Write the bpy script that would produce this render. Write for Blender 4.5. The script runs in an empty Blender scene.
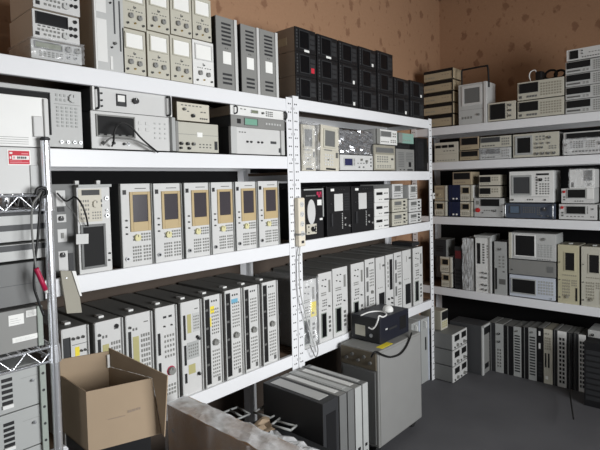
import bpy, bmesh, math, random
from mathutils import Vector, Matrix
random.seed(7)
SC = bpy.context.scene
COL = SC.collection
PI = math.pi

# ------------------------------------------------------------------ camera
H = 1.72
F = 493.76
YAW, PITCH, ROLL = math.radians(42.287), math.radians(-2.263), math.radians(-1.397)
_f0 = Vector((math.cos(YAW), math.sin(YAW), 0)); _r0 = Vector((math.sin(YAW), -math.cos(YAW), 0)); _u0 = Vector((0, 0, 1))
FW = _f0 * math.cos(PITCH) + _u0 * math.sin(PITCH)
_u = _u0 * math.cos(PITCH) - _f0 * math.sin(PITCH)
RT = _r0 * math.cos(ROLL) + _u * math.sin(ROLL)
UP = _u * math.cos(ROLL) - _r0 * math.sin(ROLL)
CAM = Vector((0, 0, H))
cd = bpy.data.cameras.new('camera'); cam = bpy.data.objects.new('camera', cd); COL.objects.link(cam)
cam.matrix_world = Matrix(((RT.x, UP.x, -FW.x, 0), (RT.y, UP.y, -FW.y, 0), (RT.z, UP.z, -FW.z, H), (0, 0, 0, 1)))
cd.sensor_width = 36; cd.sensor_fit = 'HORIZONTAL'; cd.lens = F / 600 * 36; cd.clip_start = .02; cd.shift_y = -22 / 600
SC.camera = cam

def at(px, py, X=None, Y=None, Z=None):
    d = FW + RT * ((px - 300) / F) + UP * (-(py - 203) / F)
    if X is not None: s = X / d.x
    elif Y is not None: s = Y / d.y
    else: s = (Z - H) / d.z
    return CAM + d * s

# ------------------------------------------------------------------ materials
def lin(c):
    c = c / 255
    return c / 12.92 if c <= .04045 else ((c + .055) / 1.055) ** 2.4
def rgb(r, g, b): return (lin(r), lin(g), lin(b), 1)
M = {}
def mat(name, c, rough=.5, metal=0, var=.06, scale=9, coat=0, spec=.4):
    m = bpy.data.materials.new(name); m.use_nodes = True
    nt = m.node_tree; b = nt.nodes['Principled BSDF']
    c = rgb(*c)
    tc = nt.nodes.new('ShaderNodeTexCoord'); nz = nt.nodes.new('ShaderNodeTexNoise')
    nz.inputs['Scale'].default_value = scale; nz.inputs['Detail'].default_value = 4
    mx = nt.nodes.new('ShaderNodeMix'); mx.data_type = 'RGBA'
    mx.inputs['A'].default_value = tuple(v * (1 - var) for v in c[:3]) + (1,)
    mx.inputs['B'].default_value = tuple(min(1, v * (1 + var)) for v in c[:3]) + (1,)
    nt.links.new(tc.outputs['Object'], nz.inputs['Vector'])
    nt.links.new(nz.outputs['Fac'], mx.inputs['Factor'])
    nt.links.new(mx.outputs['Result'], b.inputs['Base Color'])
    b.inputs['Roughness'].default_value = rough; b.inputs['Metallic'].default_value = metal
    b.inputs['Specular IOR Level'].default_value = spec
    if coat: b.inputs['Coat Weight'].default_value = coat
    M[name] = m
    return m
mat('white', (226, 226, 223), .45); mat('offwhite', (204, 204, 202), .5); mat('lightgrey', (188, 189, 187), .5)
mat('beige', (192, 189, 175), .5); mat('cream', (200, 195, 180), .5); mat('warmbeige', (172, 158, 132), .55)
mat('midgrey', (134, 134, 131), .5); mat('grey', (108, 109, 108), .5); mat('darkgrey', (66, 67, 69), .55)
mat('charcoal', (44, 45, 47), .55); mat('black', (20, 20, 22), .5); mat('satin_black', (27, 27, 29), .4)
mat('void', (8, 8, 9), .7); mat('glass', (13, 14, 17), .32, spec=.3); mat('crt', (70, 66, 70), .2, spec=.5)
mat('lcd', (126, 132, 112), .3); mat('green_lcd', (122, 168, 148), .3); mat('blue_lcd', (44, 46, 84), .25)
mat('slate_lcd', (88, 104, 122), .25); mat('yellow_bezel', (184, 163, 122), .5); mat('yellow_key', (212, 206, 158), .5)
mat('olive', (176, 170, 118), .55); mat('key', (132, 132, 128), .55); mat('dkey', (96, 96, 94), .55)
mat('paper', (238, 238, 234), .7); mat('sticker_yellow', (236, 216, 60), .6); mat('sticker_red', (196, 40, 58), .6)
mat('sticker_blue', (110, 170, 196), .6); mat('pink', (180, 44, 80), .5); mat('red', (190, 44, 44), .45)
mat('navy', (30, 38, 66), .5); mat('bluegrey', (74, 82, 96), .5); mat('teal', (134, 170, 158), .5)
mat('magenta', (170, 30, 70), .4); mat('brass', (190, 160, 90), .35, .8); mat('steel', (176, 178, 180), .3, .9)
mat('chrome', (224, 226, 230), .24, .75, var=.02); mat('kraft', (166, 146, 122), .8, var=.08); mat('kraft_dark', (140, 118, 94), .8)
mat('carton_in', (170, 140, 106), .8); mat('brown_case', (146, 130, 114), .55); mat('board', (112, 92, 76), .8, var=.2)
mat('beam', (231, 232, 234), .35, var=.02); mat('wire_black', (18, 18, 18), .45); mat('wire_white', (226, 226, 224), .4)
mat('wire_grey', (120, 120, 118), .45); mat('taupe', (152, 148, 134), .55); mat('rubber', (30, 30, 30), .8)
mat('pinkish', (226, 150, 156), .6); mat('red_dull', (96, 34, 38), .6); mat('bluewhite', (196, 202, 212), .45); mat('olive_cream', (190, 184, 156), .5); mat('navy_black', (28, 30, 40), .45); mat('carton_brown', (176, 144, 112), .8); mat('foil_wrap', (206, 207, 210), .2, .85)
mat('shade_black', (17, 17, 19), .9)  # near-black that paints deep shade behind the shelves
mat('putty', (186, 184, 172), .5); mat('shade_brown', (74, 64, 56), .85, var=.2); mat('panel_tan', (104, 96, 82), .5); mat('cabinet_grey', (137, 137, 135), .5); mat('pale_side', (222, 212, 196), .55)  # the dark brown panel colour stands in for wallpaper in shade
mat('casegrey', (124, 124, 121), .55); mat('side_beige', (176, 168, 152), .55)
mat('sage', (150, 158, 150), .55); mat('greywhite', (168, 170, 168), .5); mat('ivory', (226, 218, 200), .5)

def film(name, alpha, rough=.12, tint=(240, 242, 244)):
    m = bpy.data.materials.new(name); m.use_nodes = True; nt = m.node_tree
    out = nt.nodes['Material Output']; b = nt.nodes['Principled BSDF']
    b.inputs['Base Color'].default_value = rgb(*tint); b.inputs['Roughness'].default_value = rough
    b.inputs['Specular IOR Level'].default_value = .9
    tr = nt.nodes.new('ShaderNodeBsdfTransparent'); mx = nt.nodes.new('ShaderNodeMixShader')
    nz = nt.nodes.new('ShaderNodeTexNoise'); nz.inputs['Scale'].default_value = 14; nz.inputs['Detail'].default_value = 6
    tc = nt.nodes.new('ShaderNodeTexCoord'); rp = nt.nodes.new('ShaderNodeMapRange')
    rp.inputs['From Min'].default_value = .35; rp.inputs['From Max'].default_value = .7
    rp.inputs['To Min'].default_value = alpha * .6; rp.inputs['To Max'].default_value = min(1, alpha * 1.5)
    nt.links.new(tc.outputs['Object'], nz.inputs['Vector']); nt.links.new(nz.outputs['Fac'], rp.inputs['Value'])
    nt.links.new(rp.outputs['Result'], mx.inputs['Fac'])
    nt.links.new(tr.outputs[0], mx.inputs[1]); nt.links.new(b.outputs[0], mx.inputs[2])
    nt.links.new(mx.outputs[0], out.inputs['Surface'])
    M[name] = m
film('film', .22); film('bubble_thin', .4, .2); film('film_milky', .62, .25); film('bubble', .75, .2, (196, 198, 200))

def wallpaper():
    m = bpy.data.materials.new('wallpaper'); m.use_nodes = True; nt = m.node_tree; b = nt.nodes['Principled BSDF']
    N = nt.nodes.new; K = nt.links.new
    tc = N('ShaderNodeTexCoord')
    nz = N('ShaderNodeTexNoise'); nz.inputs['Scale'].default_value = 26; nz.inputs['Detail'].default_value = 3
    K(tc.outputs['Object'], nz.inputs['Vector'])
    off = N('ShaderNodeVectorMath'); off.operation = 'MULTIPLY_ADD'
    off.inputs[1].default_value = (.07, .07, .07)
    K(nz.outputs['Color'], off.inputs[0]); K(tc.outputs['Object'], off.inputs[2])
    def motif(scale, lo, hi, stretch):
        mp = N('ShaderNodeMapping'); mp.inputs['Scale'].default_value = stretch
        K(off.outputs[0], mp.inputs['Vector'])
        v = N('ShaderNodeTexVoronoi'); v.inputs['Scale'].default_value = scale; v.inputs['Randomness'].default_value = .85
        K(mp.outputs[0], v.inputs['Vector'])
        r = N('ShaderNodeMapRange'); r.interpolation_type = 'SMOOTHSTEP'
        r.inputs['From Min'].default_value = lo; r.inputs['From Max'].default_value = hi
        r.inputs['To Min'].default_value = 1; r.inputs['To Max'].default_value = 0
        K(v.outputs['Distance'], r.inputs['Value'])
        return r.outputs['Result']
    m1 = motif(6.5, .14, .26, (1, 1, .72)); m2 = motif(15, .10, .24, (1, 1, .6))
    wv = N('ShaderNodeTexNoise'); wv.inputs['Scale'].default_value = 60
    K(tc.outputs['Object'], wv.inputs['Vector'])
    c0 = N('ShaderNodeMix'); c0.data_type = 'RGBA'; c0.inputs['A'].default_value = rgb(174, 136, 106); c0.inputs['B'].default_value = rgb(162, 125, 96)
    K(wv.outputs['Fac'], c0.inputs['Factor'])
    s1 = N('ShaderNodeMath'); s1.operation = 'MULTIPLY'; s1.inputs[1].default_value = .55; K(m1, s1.inputs[0])
    c1 = N('ShaderNodeMix'); c1.data_type = 'RGBA'; c1.inputs['B'].default_value = rgb(112, 72, 50)
    K(s1.outputs[0], c1.inputs['Factor']); K(c0.outputs['Result'], c1.inputs['A'])
    s2 = N('ShaderNodeMath'); s2.operation = 'MULTIPLY'; s2.inputs[1].default_value = .38; K(m2, s2.inputs[0])
    c2 = N('ShaderNodeMix'); c2.data_type = 'RGBA'; c2.inputs['B'].default_value = rgb(116, 78, 54)
    K(s2.outputs[0], c2.inputs['Factor']); K(c1.outputs['Result'], c2.inputs['A'])
    K(c2.outputs['Result'], b.inputs['Base Color']); b.inputs['Roughness'].default_value = .8
    M['wallpaper'] = m
wallpaper()
def concrete():
    m = bpy.data.materials.new('concrete'); m.use_nodes = True; nt = m.node_tree; b = nt.nodes['Principled BSDF']
    N = nt.nodes.new; K = nt.links.new; tc = N('ShaderNodeTexCoord')
    nz = N('ShaderNodeTexNoise'); nz.inputs['Scale'].default_value = 3; nz.inputs['Detail'].default_value = 8
    K(tc.outputs['Object'], nz.inputs['Vector'])
    mx = N('ShaderNodeMix'); mx.data_type = 'RGBA'; mx.inputs['A'].default_value = rgb(74, 74, 77); mx.inputs['B'].default_value = rgb(96, 96, 99)
    K(nz.outputs['Fac'], mx.inputs['Factor']); K(mx.outputs['Result'], b.inputs['Base Color']); b.inputs['Roughness'].default_value = .7
    M['concrete'] = m
concrete()
mat('ceiling_paint', (168, 160, 150), .8); mat('plaster', (128, 120, 112), .8); mat('trim_paint', (110, 84, 66), .6)

# ------------------------------------------------------------------ mesh helpers
def bm_box(bm, x0, x1, y0, y1, z0, z1, bev=0, mi=0, seg=2):
    r = bmesh.ops.create_cube(bm, size=1)
    vs = r['verts']
    for v in vs:
        v.co = Vector(((x0 + x1) / 2 + v.co.x * (x1 - x0), (y0 + y1) / 2 + v.co.y * (y1 - y0), (z0 + z1) / 2 + v.co.z * (z1 - z0)))
    fs = set(f for v in vs for f in v.link_faces)
    for f in fs: f.material_index = mi
    if bev:
        es = set(e for v in vs for e in v.link_edges)
        rr = bmesh.ops.bevel(bm, geom=list(es), offset=bev, segments=seg, affect='EDGES', profile=.5)
        for f in rr['faces']: f.material_index = mi
def bm_cyl(bm, c, r, h, axis='Y', seg=20, mi=0, r2=None, bev=0):
    r2 = r if r2 is None else r2
    rr = bmesh.ops.create_cone(bm, cap_ends=True, segments=seg, radius1=r, radius2=r2, depth=h)
    vs = rr['verts']
    R = {'Y': Matrix.Rotation(PI / 2, 3, 'X'), 'X': Matrix.Rotation(PI / 2, 3, 'Y'), 'Z': Matrix.Identity(3)}[axis]
    for v in vs: v.co = R @ v.co + Vector(c)
    fs = set(f for v in vs for f in v.link_faces)
    for f in fs: f.material_index = mi
    if bev:
        es = set(e for f in fs if len(f.verts) > 4 for e in f.edges)
        q = bmesh.ops.bevel(bm, geom=list(es), offset=bev, segments=2, affect='EDGES')
        for f in q['faces']: f.material_index = mi
def bm_tube(bm, pts, r, seg=8, mi=0):
    pts = [Vector(p) for p in pts]
    rings = []; n = None
    for i, p in enumerate(pts):
        a = pts[max(0, i - 1)]; b = pts[min(len(pts) - 1, i + 1)]
        t = (b - a).normalized()
        if n is None:
            n = t.orthogonal().normalized()
        n = (n - t * n.dot(t)).normalized()
        bn = t.cross(n)
        rings.append([bm.verts.new(p + (n * math.cos(2 * PI * k / seg) + bn * math.sin(2 * PI * k / seg)) * r) for k in range(seg)])
    for i in range(len(rings) - 1):
        for k in range(seg):
            f = bm.faces.new((rings[i][k], rings[i][(k + 1) % seg], rings[i + 1][(k + 1) % seg], rings[i + 1][k])); f.material_index = mi; f.smooth = True
    for rg, rev in ((rings[0], True), (rings[-1], False)):
        f = bm.faces.new(rg[::-1] if rev else rg); f.material_index = mi
def spline(pts, n=8):
    pts = [Vector(p) for p in pts]; P = [pts[0]] + pts + [pts[-1]]; out = []
    for i in range(1, len(P) - 2):
        a, b, c, d = P[i - 1], P[i], P[i + 1], P[i + 2]
        for k in range(n):
            t = k / n
            out.append(.5 * ((2 * b) + (c - a) * t + (2 * a - 5 * b + 4 * c - d) * t * t + (3 * b - a - 3 * c + d) * t ** 3))
    out.append(pts[-1]); return out
def mesh(name, bm, mats):
    bmesh.ops.recalc_face_normals(bm, faces=bm.faces[:])
    me = bpy.data.meshes.new(name); bm.to_mesh(me); bm.free()
    for m in (mats if isinstance(mats, (list, tuple)) else [mats]): me.materials.append(M[m])
    return me
def link(name, me, parent=None, loc=(0, 0, 0), rot=None):
    o = bpy.data.objects.new(name, me); COL.objects.link(o)
    if parent is not None: o.parent = parent
    o.location = loc
    if rot: o.rotation_euler = rot
    return o
def obj(name, bm, mats, parent=None, loc=(0, 0, 0), rot=None): return link(name, mesh(name, bm, mats), parent, loc, rot)
def tag(o, label, cat, group=None):
    o['label'] = label; o['category'] = cat
    if group: o['group'] = group
    return o
def struct(o): o['kind'] = 'structure'; return o
CACHE = {}
def cached(key, fn):
    if key not in CACHE: CACHE[key] = fn()
    return CACHE[key]
def box_me(name, w, d, h, m, bev=0):
    w, d, h = round(w, 4), round(d, 4), round(h, 4)
    def mk():
        bm = bmesh.new(); bm_box(bm, -w / 2, w / 2, -d / 2, d / 2, -h / 2, h / 2, bev); return mesh(name, bm, m)
    return cached(('b', name, w, d, h, m, bev), mk)
def empty(name, loc, rotz=0):
    o = bpy.data.objects.new(name, None); COL.objects.link(o); o.location = loc; o.rotation_euler = (0, 0, rotz); o.empty_display_size = .05
    return o

# ------------------------------------------------------------------ instrument builder
class T:
    """one instrument: origin at the middle of its base, front towards local -Y"""
    def __init__(s, name, label, cat, loc, rotz, W, Ht, D, group=None):
        s.o = empty(name, loc, rotz); tag(s.o, label, cat, group)
        s.W, s.H, s.D = W, Ht, D; s.top = loc[2] + Ht; s.fh = 0; s.marks = []
        s.base_mat = 'offwhite'
    def body(s, case='grey', panel='offwhite', feet=True, bev=.004, pan_in=.0, fh=.007, rim=None):
        s.fh = fh if feet else 0
        yf = -s.D / 2
        bm = bmesh.new(); bm_box(bm, -s.W / 2, s.W / 2, yf + .006, s.D / 2, s.fh, s.H, bev); s.case = obj('case', bm, case, s.o)
        if feet:
            fw = min(.018, s.W * .2)
            for sx in (-1, 1):
                for yy in (yf + .035, s.D / 2 - .035):
                    link('foot', box_me('foot', fw, .02, s.fh + .001, 'rubber'), s.o, (sx * (s.W / 2 - fw), yy, (s.fh + .001) / 2))
        s.pm = panel; s.pan_in = pan_in
        return s
    def U(s, u): return -s.W / 2 + s.pan_in + u * (s.W - 2 * s.pan_in)
    def V(s, v): return s.fh + s.pan_in + v * (s.H - s.fh - 2 * s.pan_in)
    def mark(s, u0, v0, u1, v1, m='dkey'): s.marks.append((u0, v0, u1, v1, m)); return s
    def marks_row(s, u0, u1, v, n, h=.012, m='dkey', fill=.6):
        for i in range(n):
            w = (u1 - u0) / n; s.mark(u0 + i * w, v, u0 + i * w + w * fill, v + h, m)
        return s
    def panel(s):
        """closes the front: panel slab with its printed markings"""
        yf = -s.D / 2; ms = [s.pm]
        bm = bmesh.new(); bm_box(bm, s.U(0), s.U(1), yf, yf + .008, s.V(0), s.V(1), .0015)
        for (u0, v0, u1, v1, m) in s.marks:
            if m not in ms: ms.append(m)
            bm_box(bm, s.U(u0), s.U(u1), yf - .0006, yf + .001, s.V(v0), s.V(v1), 0, ms.index(m))
        s.pan = obj('front_panel', bm, ms, s.o); return s
    def rect(s, name, u0, v0, u1, v1, m, proud=.003, bev=0, parent=None):
        w, h = s.U(u1) - s.U(u0), s.V(v1) - s.V(v0)
        return link(name, box_me(name, w, proud + .004, h, m, bev), s.o, ((s.U(u0) + s.U(u1)) / 2, -s.D / 2 + .002 - proud / 2, (s.V(v0) + s.V(v1)) / 2))
    def scr(s, u0, v0, u1, v1, bez='black', glass='glass', bw=.1, bot=None, label=None):
        x0, x1, z0, z1 = s.U(u0), s.U(u1), s.V(v0), s.V(v1)
        b = bw * min(x1 - x0, z1 - z0); bb = b if bot is None else bot * (z1 - z0)
        yf = -s.D / 2; bm = bmesh.new(); p = .006
        for q in ((x0, x0 + b, z0, z1), (x1 - b, x1, z0, z1), (x0 + b, x1 - b, z1 - b, z1), (x0 + b, x1 - b, z0, z0 + bb)):
            bm_box(bm, q[0], q[1], yf - p, yf + .003, q[2], q[3], min(.0015, b * .2))
        o = obj('screen_bezel', bm, bez, s.o)
        if label: o['label'] = label
        bm = bmesh.new(); bm_box(bm, x0 + b * .9, x1 - b * .9, yf - .002, yf + .003, z0 + bb * .95, z1 - b * .9)
        obj('screen', bm, glass, o); return o
    def btns(s, u0, v0, u1, v1, nx, ny, m='key', f=.6, name='button', proud=.003):
        cw, ch = (s.U(u1) - s.U(u0)) / nx, (s.V(v1) - s.V(v0)) / ny
        me = box_me(name, cw * f, proud + .002, ch * f, m, min(.001, .15 * min(cw, ch) * f))
        for j in range(ny):
            for i in range(nx):
                link(name, me, s.o, (s.U(u0) + cw * (i + .5), -s.D / 2 + .001 - proud / 2, s.V(v0) + ch * (j + .5)))
        return s
    def knob(s, u, v, r, m='dkey', h=.014, ring=None):
        r = round(r, 4)
        def mk():
            bm = bmesh.new(); bm_cyl(bm, (0, -h / 2, 0), r, h, 'Y', 20, 0, None, min(.002, r * .2))
            bm_box(bm, -r * .09, r * .09, -h - .0008, -h + .001, r * .2, r * .85, 0, 1)
            if ring: bm_cyl(bm, (0, -.001, 0), r * 1.25, .002, 'Y', 20, 2)
            return mesh('knob', bm, [m, 'paper' if m in ('black', 'dkey', 'satin_black', 'charcoal', 'darkgrey') else 'black'] + ([ring] if ring else []))
        return link('knob', cached(('k', r, m, h, ring), mk), s.o, (s.U(u), -s.D / 2, s.V(v)))
    def bnc(s, u, v, r=.007, m='steel', core='black', name='connector'):
        r = round(r, 4)
        def mk():
            bm = bmesh.new(); bm_cyl(bm, (0, -.004, 0), r, .008, 'Y', 16, 0); bm_cyl(bm, (0, -.0082, 0), r * .62, .002, 'Y', 12, 1)
            return mesh(name, bm, [m, core])
        return link(name, cached(('c', name, r, m, core), mk), s.o, (s.U(u), -s.D / 2, s.V(v)))
    def slots(s, name, u0, v0, u1, v1, n, m='black', f=.5, vert=False):
        bm = bmesh.new(); yf = -s.D / 2
        for i in range(n):
            if vert:
                w = (s.U(u1) - s.U(u0)) / n; a = s.U(u0) + i * w; bm_box(bm, a, a + w * f, yf - .001, yf + .002, s.V(v0), s.V(v1))
            else:
                w = (s.V(v1) - s.V(v0)) / n; a = s.V(v0) + i * w; bm_box(bm, s.U(u0), s.U(u1), yf - .001, yf + .002, a, a + w * f)
        return obj(name, bm, m, s.o)
    def bar(s, u, m='lightgrey', v0=.1, v1=.9, r=.005, out=.03, name='handle'):
        """rack handle standing off the panel"""
        x = s.U(u); z0, z1 = s.V(v0), s.V(v1); yf = -s.D / 2; bm = bmesh.new()
        pts = spline([(x, yf, z0), (x, yf - out * .8, z0 + .002), (x, yf - out, z0 + out * .5), (x, yf - out, z1 - out * .5), (x, yf - out * .8, z1 - .002), (x, yf, z1)], 4)
        bm_tube(bm, pts, r); return obj(name, bm, m, s.o)
    def rail(s, u0, u1, m='lightgrey', proud=.012, v0=0, v1=1, name='trim_rail'):
        return s.rect(name, u0, v0, u1, v1, m, proud, .002)
    def sticker(s, u0, v0, u1, v1, m='paper', name='sticker', marks=()):
        ms = [m]; bm = bmesh.new(); yf = -s.D / 2
        bm_box(bm, s.U(u0), s.U(u1), yf - .0012, yf + .001, s.V(v0), s.V(v1))
        for mi_, (a, b, c, d, k) in enumerate(marks):
            if k not in ms: ms.append(k)
            bm_box(bm, s.U(u0 + (u1 - u0) * a), s.U(u0 + (u1 - u0) * c), yf - .0017 - .0002 * mi_, yf, s.V(v0 + (v1 - v0) * b), s.V(v0 + (v1 - v0) * d), 0, ms.index(k))
        return obj(name, bm, ms, s.o)
    def side_label(s, y0, y1, v0, v1, m='warmbeige', side=-1):
        x = side * s.W / 2; bm = bmesh.new()
        bm_box(bm, min(x, x + side * .001), max(x, x + side * .001), y0, y1, s.V(v0), s.V(v1)); return obj('label', bm, m, s.o)
    def top_foot(s, y=-.10, m='lightgrey', x=0):
        bm = bmesh.new(); z = s.H; bm_box(bm, x - .012, x + .012, -s.D / 2 + .06, -s.D / 2 + .10, z - .001, z + .009, .002); return obj('case_foot', bm, m, s.o)
    def wrap(s, m='film', pad=.006, seed=1, v1=1.0, amp=.006, ext=.0):
        rnd = random.Random(seed); bm = bmesh.new()
        x0, x1 = -s.W / 2 - pad, s.W / 2 + pad; y0, y1 = -s.D / 2 - pad - .008, s.D / 2 + .002; z0, z1 = .004, s.H * v1 + pad
        nx, nz, ny = 12, 12, 4
        def jit(p): return Vector((p[0] + rnd.uniform(-amp, amp) * .5, p[1] - rnd.uniform(0, amp * 1.6), p[2] + rnd.uniform(0, amp)))
        G = {}
        for i in range(nx + 1):
            for j in range(nz + 1): G['f', i, j] = bm.verts.new(jit((x0 + (x1 - x0) * i / nx, y0, z0 + (z1 - z0) * j / nz)))
        for i in range(nx):
            for j in range(nz): bm.faces.new((G['f', i, j], G['f', i + 1, j], G['f', i + 1, j + 1], G['f', i, j + 1]))
        for i in range(nx + 1):
            for k in range(1, ny + 1): G['t', i, k] = bm.verts.new(jit((x0 + (x1 - x0) * i / nx, y0 + (y1 - y0) * k / ny, z1)))
            G['t', i, 0] = G['f', i, nz]
        for i in range(nx):
            for k in range(ny): bm.faces.new((G['t', i, k], G['t', i + 1, k], G['t', i + 1, k + 1], G['t', i, k + 1]))
        for j in range(nz + 1):
            for k in range(1, ny + 1): G['l', j, k] = bm.verts.new(jit((x0, y0 + (y1 - y0) * k / ny, z0 + (z1 - z0) * j / nz))) if j < nz else G['t', 0, k]
            G['l', j, 0] = G['f', 0, j]
        for j in range(nz):
            for k in range(ny): bm.faces.new((G['l', j, k], G['l', j + 1, k], G['l', j + 1, k + 1], G['l', j, k + 1]))
        o = obj('plastic_wrap', bm, m, s.o); return o

YF = 2.018; XF = 4.364
def L(name, label, cat, x0, x1, yt, base, D=.40, yf=YF, group=None, W=None):
    a = at(x0, yt + 20, Y=yf).x; b = at(x1, yt + 20, Y=yf).x; zt = at((x0 + x1) / 2, yt, Y=yf).z
    return T(name, label, cat, ((a + b) / 2, yf + D / 2, base), 0, b - a, zt - base, D, group)
def R(name, label, cat, x0, x1, yt, base, D=.40, xf=XF, group=None):
    D = max(.14, D * .55)
    a = at(x0, yt + 12, X=xf).y; b = at(x1, yt + 12, X=xf).y; zt = at((x0 + x1) / 2, yt, X=xf).z
    return T(name, label, cat, (xf + D / 2, (a + b) / 2, base), -PI / 2, a - b, zt - base, D, group)
ORD = ['first', 'second', 'third', 'fourth', 'fifth', 'sixth', 'seventh', 'eighth', 'ninth', 'tenth']

# ------------------------------------------------------------------ room
ROOM = dict(x0=-2.2, x1=5.01, y0=-2.1, y1=2.47, z1=3.7)
def plane_box(name, x0, x1, y0, y1, z0, z1, m):
    bm = bmesh.new(); bm_box(bm, x0, x1, y0, y1, z0, z1); o = obj(name, bm, m); struct(o); return o
r = ROOM
plane_box('floor', r['x0'] - .1, r['x1'] + .1, r['y0'] - .1, r['y1'] + .1, -.1, 0, 'concrete')
plane_box('ceiling', r['x0'] - .1, r['x1'] + .1, r['y0'] - .1, r['y1'] + .1, r['z1'], r['z1'] + .1, 'ceiling_paint')
plane_box('wall_left', r['x0'] - .1, r['x1'] + .1, r['y1'], r['y1'] + .1, 0, r['z1'], 'wallpaper')
plane_box('wall_back', r['x1'], r['x1'] + .1, r['y0'], r['y1'], 0, r['z1'], 'wallpaper')
bm = bmesh.new(); DY0, DY1, DZ = -.6, .7, 2.3  # opening added in the unseen wall to let fill light in
bm_box(bm, r['x0'] - .1, r['x0'], r['y0'], DY0, 0, r['z1']); bm_box(bm, r['x0'] - .1, r['x0'], DY1, r['y1'], 0, r['z1']); bm_box(bm, r['x0'] - .1, r['x0'], DY0, DY1, DZ, r['z1'])
struct(obj('wall_front', bm, 'plaster'))
bm = bmesh.new(); bm_box(bm, r['x0'] - .09, r['x0'] + .01, DY0 - .06, DY0, 0, DZ + .06); bm_box(bm, r['x0'] - .09, r['x0'] + .01, DY1, DY1 + .06, 0, DZ + .06); bm_box(bm, r['x0'] - .09, r['x0'] + .01, DY0, DY1, DZ, DZ + .06)
struct(obj('fill_doorway_1', bm, 'trim_paint'))  # frame of the added opening, out of view
# right wall with a wide window opening (behind the camera to its right)
WX0, WX1, WZ0, WZ1 = .9, 3.1, 1.0, 2.5
bm = bmesh.new(); y1 = r['y0']; y0 = y1 - .1
bm_box(bm, r['x0'] - .1, WX0, y0, y1, 0, r['z1']); bm_box(bm, WX1, r['x1'] + .1, y0, y1, 0, r['z1'])
bm_box(bm, WX0, WX1, y0, y1, 0, WZ0); bm_box(bm, WX0, WX1, y0, y1, WZ1, r['z1'])
struct(obj('wall_right', bm, 'plaster'))
bm = bmesh.new()
for x in (WX0, (WX0 + WX1) / 2 - .02, WX1 - .04): bm_box(bm, x, x + .04, y0 + .02, y1 - .02, WZ0, WZ1)
for z in (WZ0, WZ1 - .04): bm_box(bm, WX0 + .04, WX1 - .04, y0 + .02, y1 - .02, z, z + .04)
struct(obj('window_1', bm, 'white'))
plane_box('trim_1', r['x0'], r['x1'], r['y1'] - .03, r['y1'], r['z1'] - .06, r['z1'], 'trim_paint')
plane_box('trim_2', r['x1'] - .03, r['x1'], r['y0'], r['y1'] - .03, r['z1'] - .06, r['z1'], 'trim_paint')

# ------------------------------------------------------------------ shelving
ZA, ZB, ZC, ZD = H + .496, H + .160, H - .350, H - 1.022
ZB2 = H + .076
def shelving(label, loc, rotz, Wd, Dp, levels, ztop, lower=True):
    """local: x 0..Wd along the front, y 0 (front)..Dp, perforated angle posts"""
    o = empty('shelving_unit', loc, rotz); tag(o, label, 'shelving', 'white steel shelving units')
    pw = .052; th = .003
    for (px, sx) in ((0, 1), (Wd, -1)):
        for (py, sy) in ((0, 1), (Dp, -1)):
            bm = bmesh.new()
            a, b = sorted((px, px + sx * pw)); c, d = sorted((py, py + sy * th)); bm_box(bm, a, b, c, d, 0, ztop)
            a2, b2 = sorted((px, px + sx * th)); c2, d2 = sorted((py + sy * th, py + sy * .035)); bm_box(bm, a2, b2, c2, d2, 0, ztop)
            n = int(ztop / .05)
            for i in range(n):
                z = .04 + i * .05
                for dx in (.017, .032):
                    bm_cyl(bm, (px + sx * dx, py - sy * .0002, z), .0046, .0012, 'Y', 8, 1)
                if i % 3 == 0: bm_box(bm, px + sx * .009 - .0015, px + sx * .009 + .0015, py - sy * .0002 - .0006, py - sy * .0002 + .0006, z + .016, z + .03, 0, 1)
                bm_cyl(bm, (px - sx * .0002, py + sy * .02, z), .0046, .0012, 'X', 8, 1)
            obj('post', bm, ['beam', 'charcoal'], o)
    for z in levels:
        for yy in (0, Dp):
            s = 1 if yy == 0 else -1
            bm = bmesh.new(); a, b = sorted((yy + s * .003, yy + s * .028))
            # step beam: a tall front and a lip that carries the board
            bm_box(bm, .004 + pw * .0, Wd - .004, a, b, z - .072, z, .003)
            if yy == 0:
                for xx in (pw * .5, Wd - pw * .5): pass
            obj('beam', bm, 'beam', o)
        bm = bmesh.new(); bm_box(bm, .004, Wd - .004, .03, Dp - .03, z - .022, z - .004); obj('shelf_board', bm, 'board', o)
        for xx in (.004, Wd - .03):
            bm = bmesh.new(); bm_box(bm, xx, xx + .026, .03, Dp - .03, z - .06, z - .023); obj('side_beam', bm, 'beam', o)
    bm = bmesh.new(); bm_box(bm, .004, Wd - .004, Dp + .001, Dp + .009, ZC - .075 if lower else .02, levels[0] - .075); obj('shade_panel', bm, 'shade_black', o)['label'] = 'black sheet added as shelf shade'  # added sheet: shade of the shelf interior put into its colour
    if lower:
        bm = bmesh.new(); bm_box(bm, .004, Wd - .004, Dp + .001, Dp + .009, .02, ZC - .077); obj('shade_panel', bm, 'shade_brown', o)['label'] = 'brown panel added as shade over the wallpaper'  # added panel: paints the wallpaper's shade around the lowest level
    return o
BX = 2.156
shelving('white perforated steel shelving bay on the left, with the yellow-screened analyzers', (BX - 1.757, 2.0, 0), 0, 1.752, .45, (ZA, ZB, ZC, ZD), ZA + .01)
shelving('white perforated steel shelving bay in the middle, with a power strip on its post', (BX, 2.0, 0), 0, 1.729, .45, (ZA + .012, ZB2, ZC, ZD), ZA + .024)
shelving('white steel shelving along the far wall, in the dim corner', (4.346, 2.455, 0), -PI / 2, 2.1, .5, (ZA, ZB + .008, ZC + .004, ZD), ZA + .012, False)
ZA2 = ZA + .012

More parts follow.
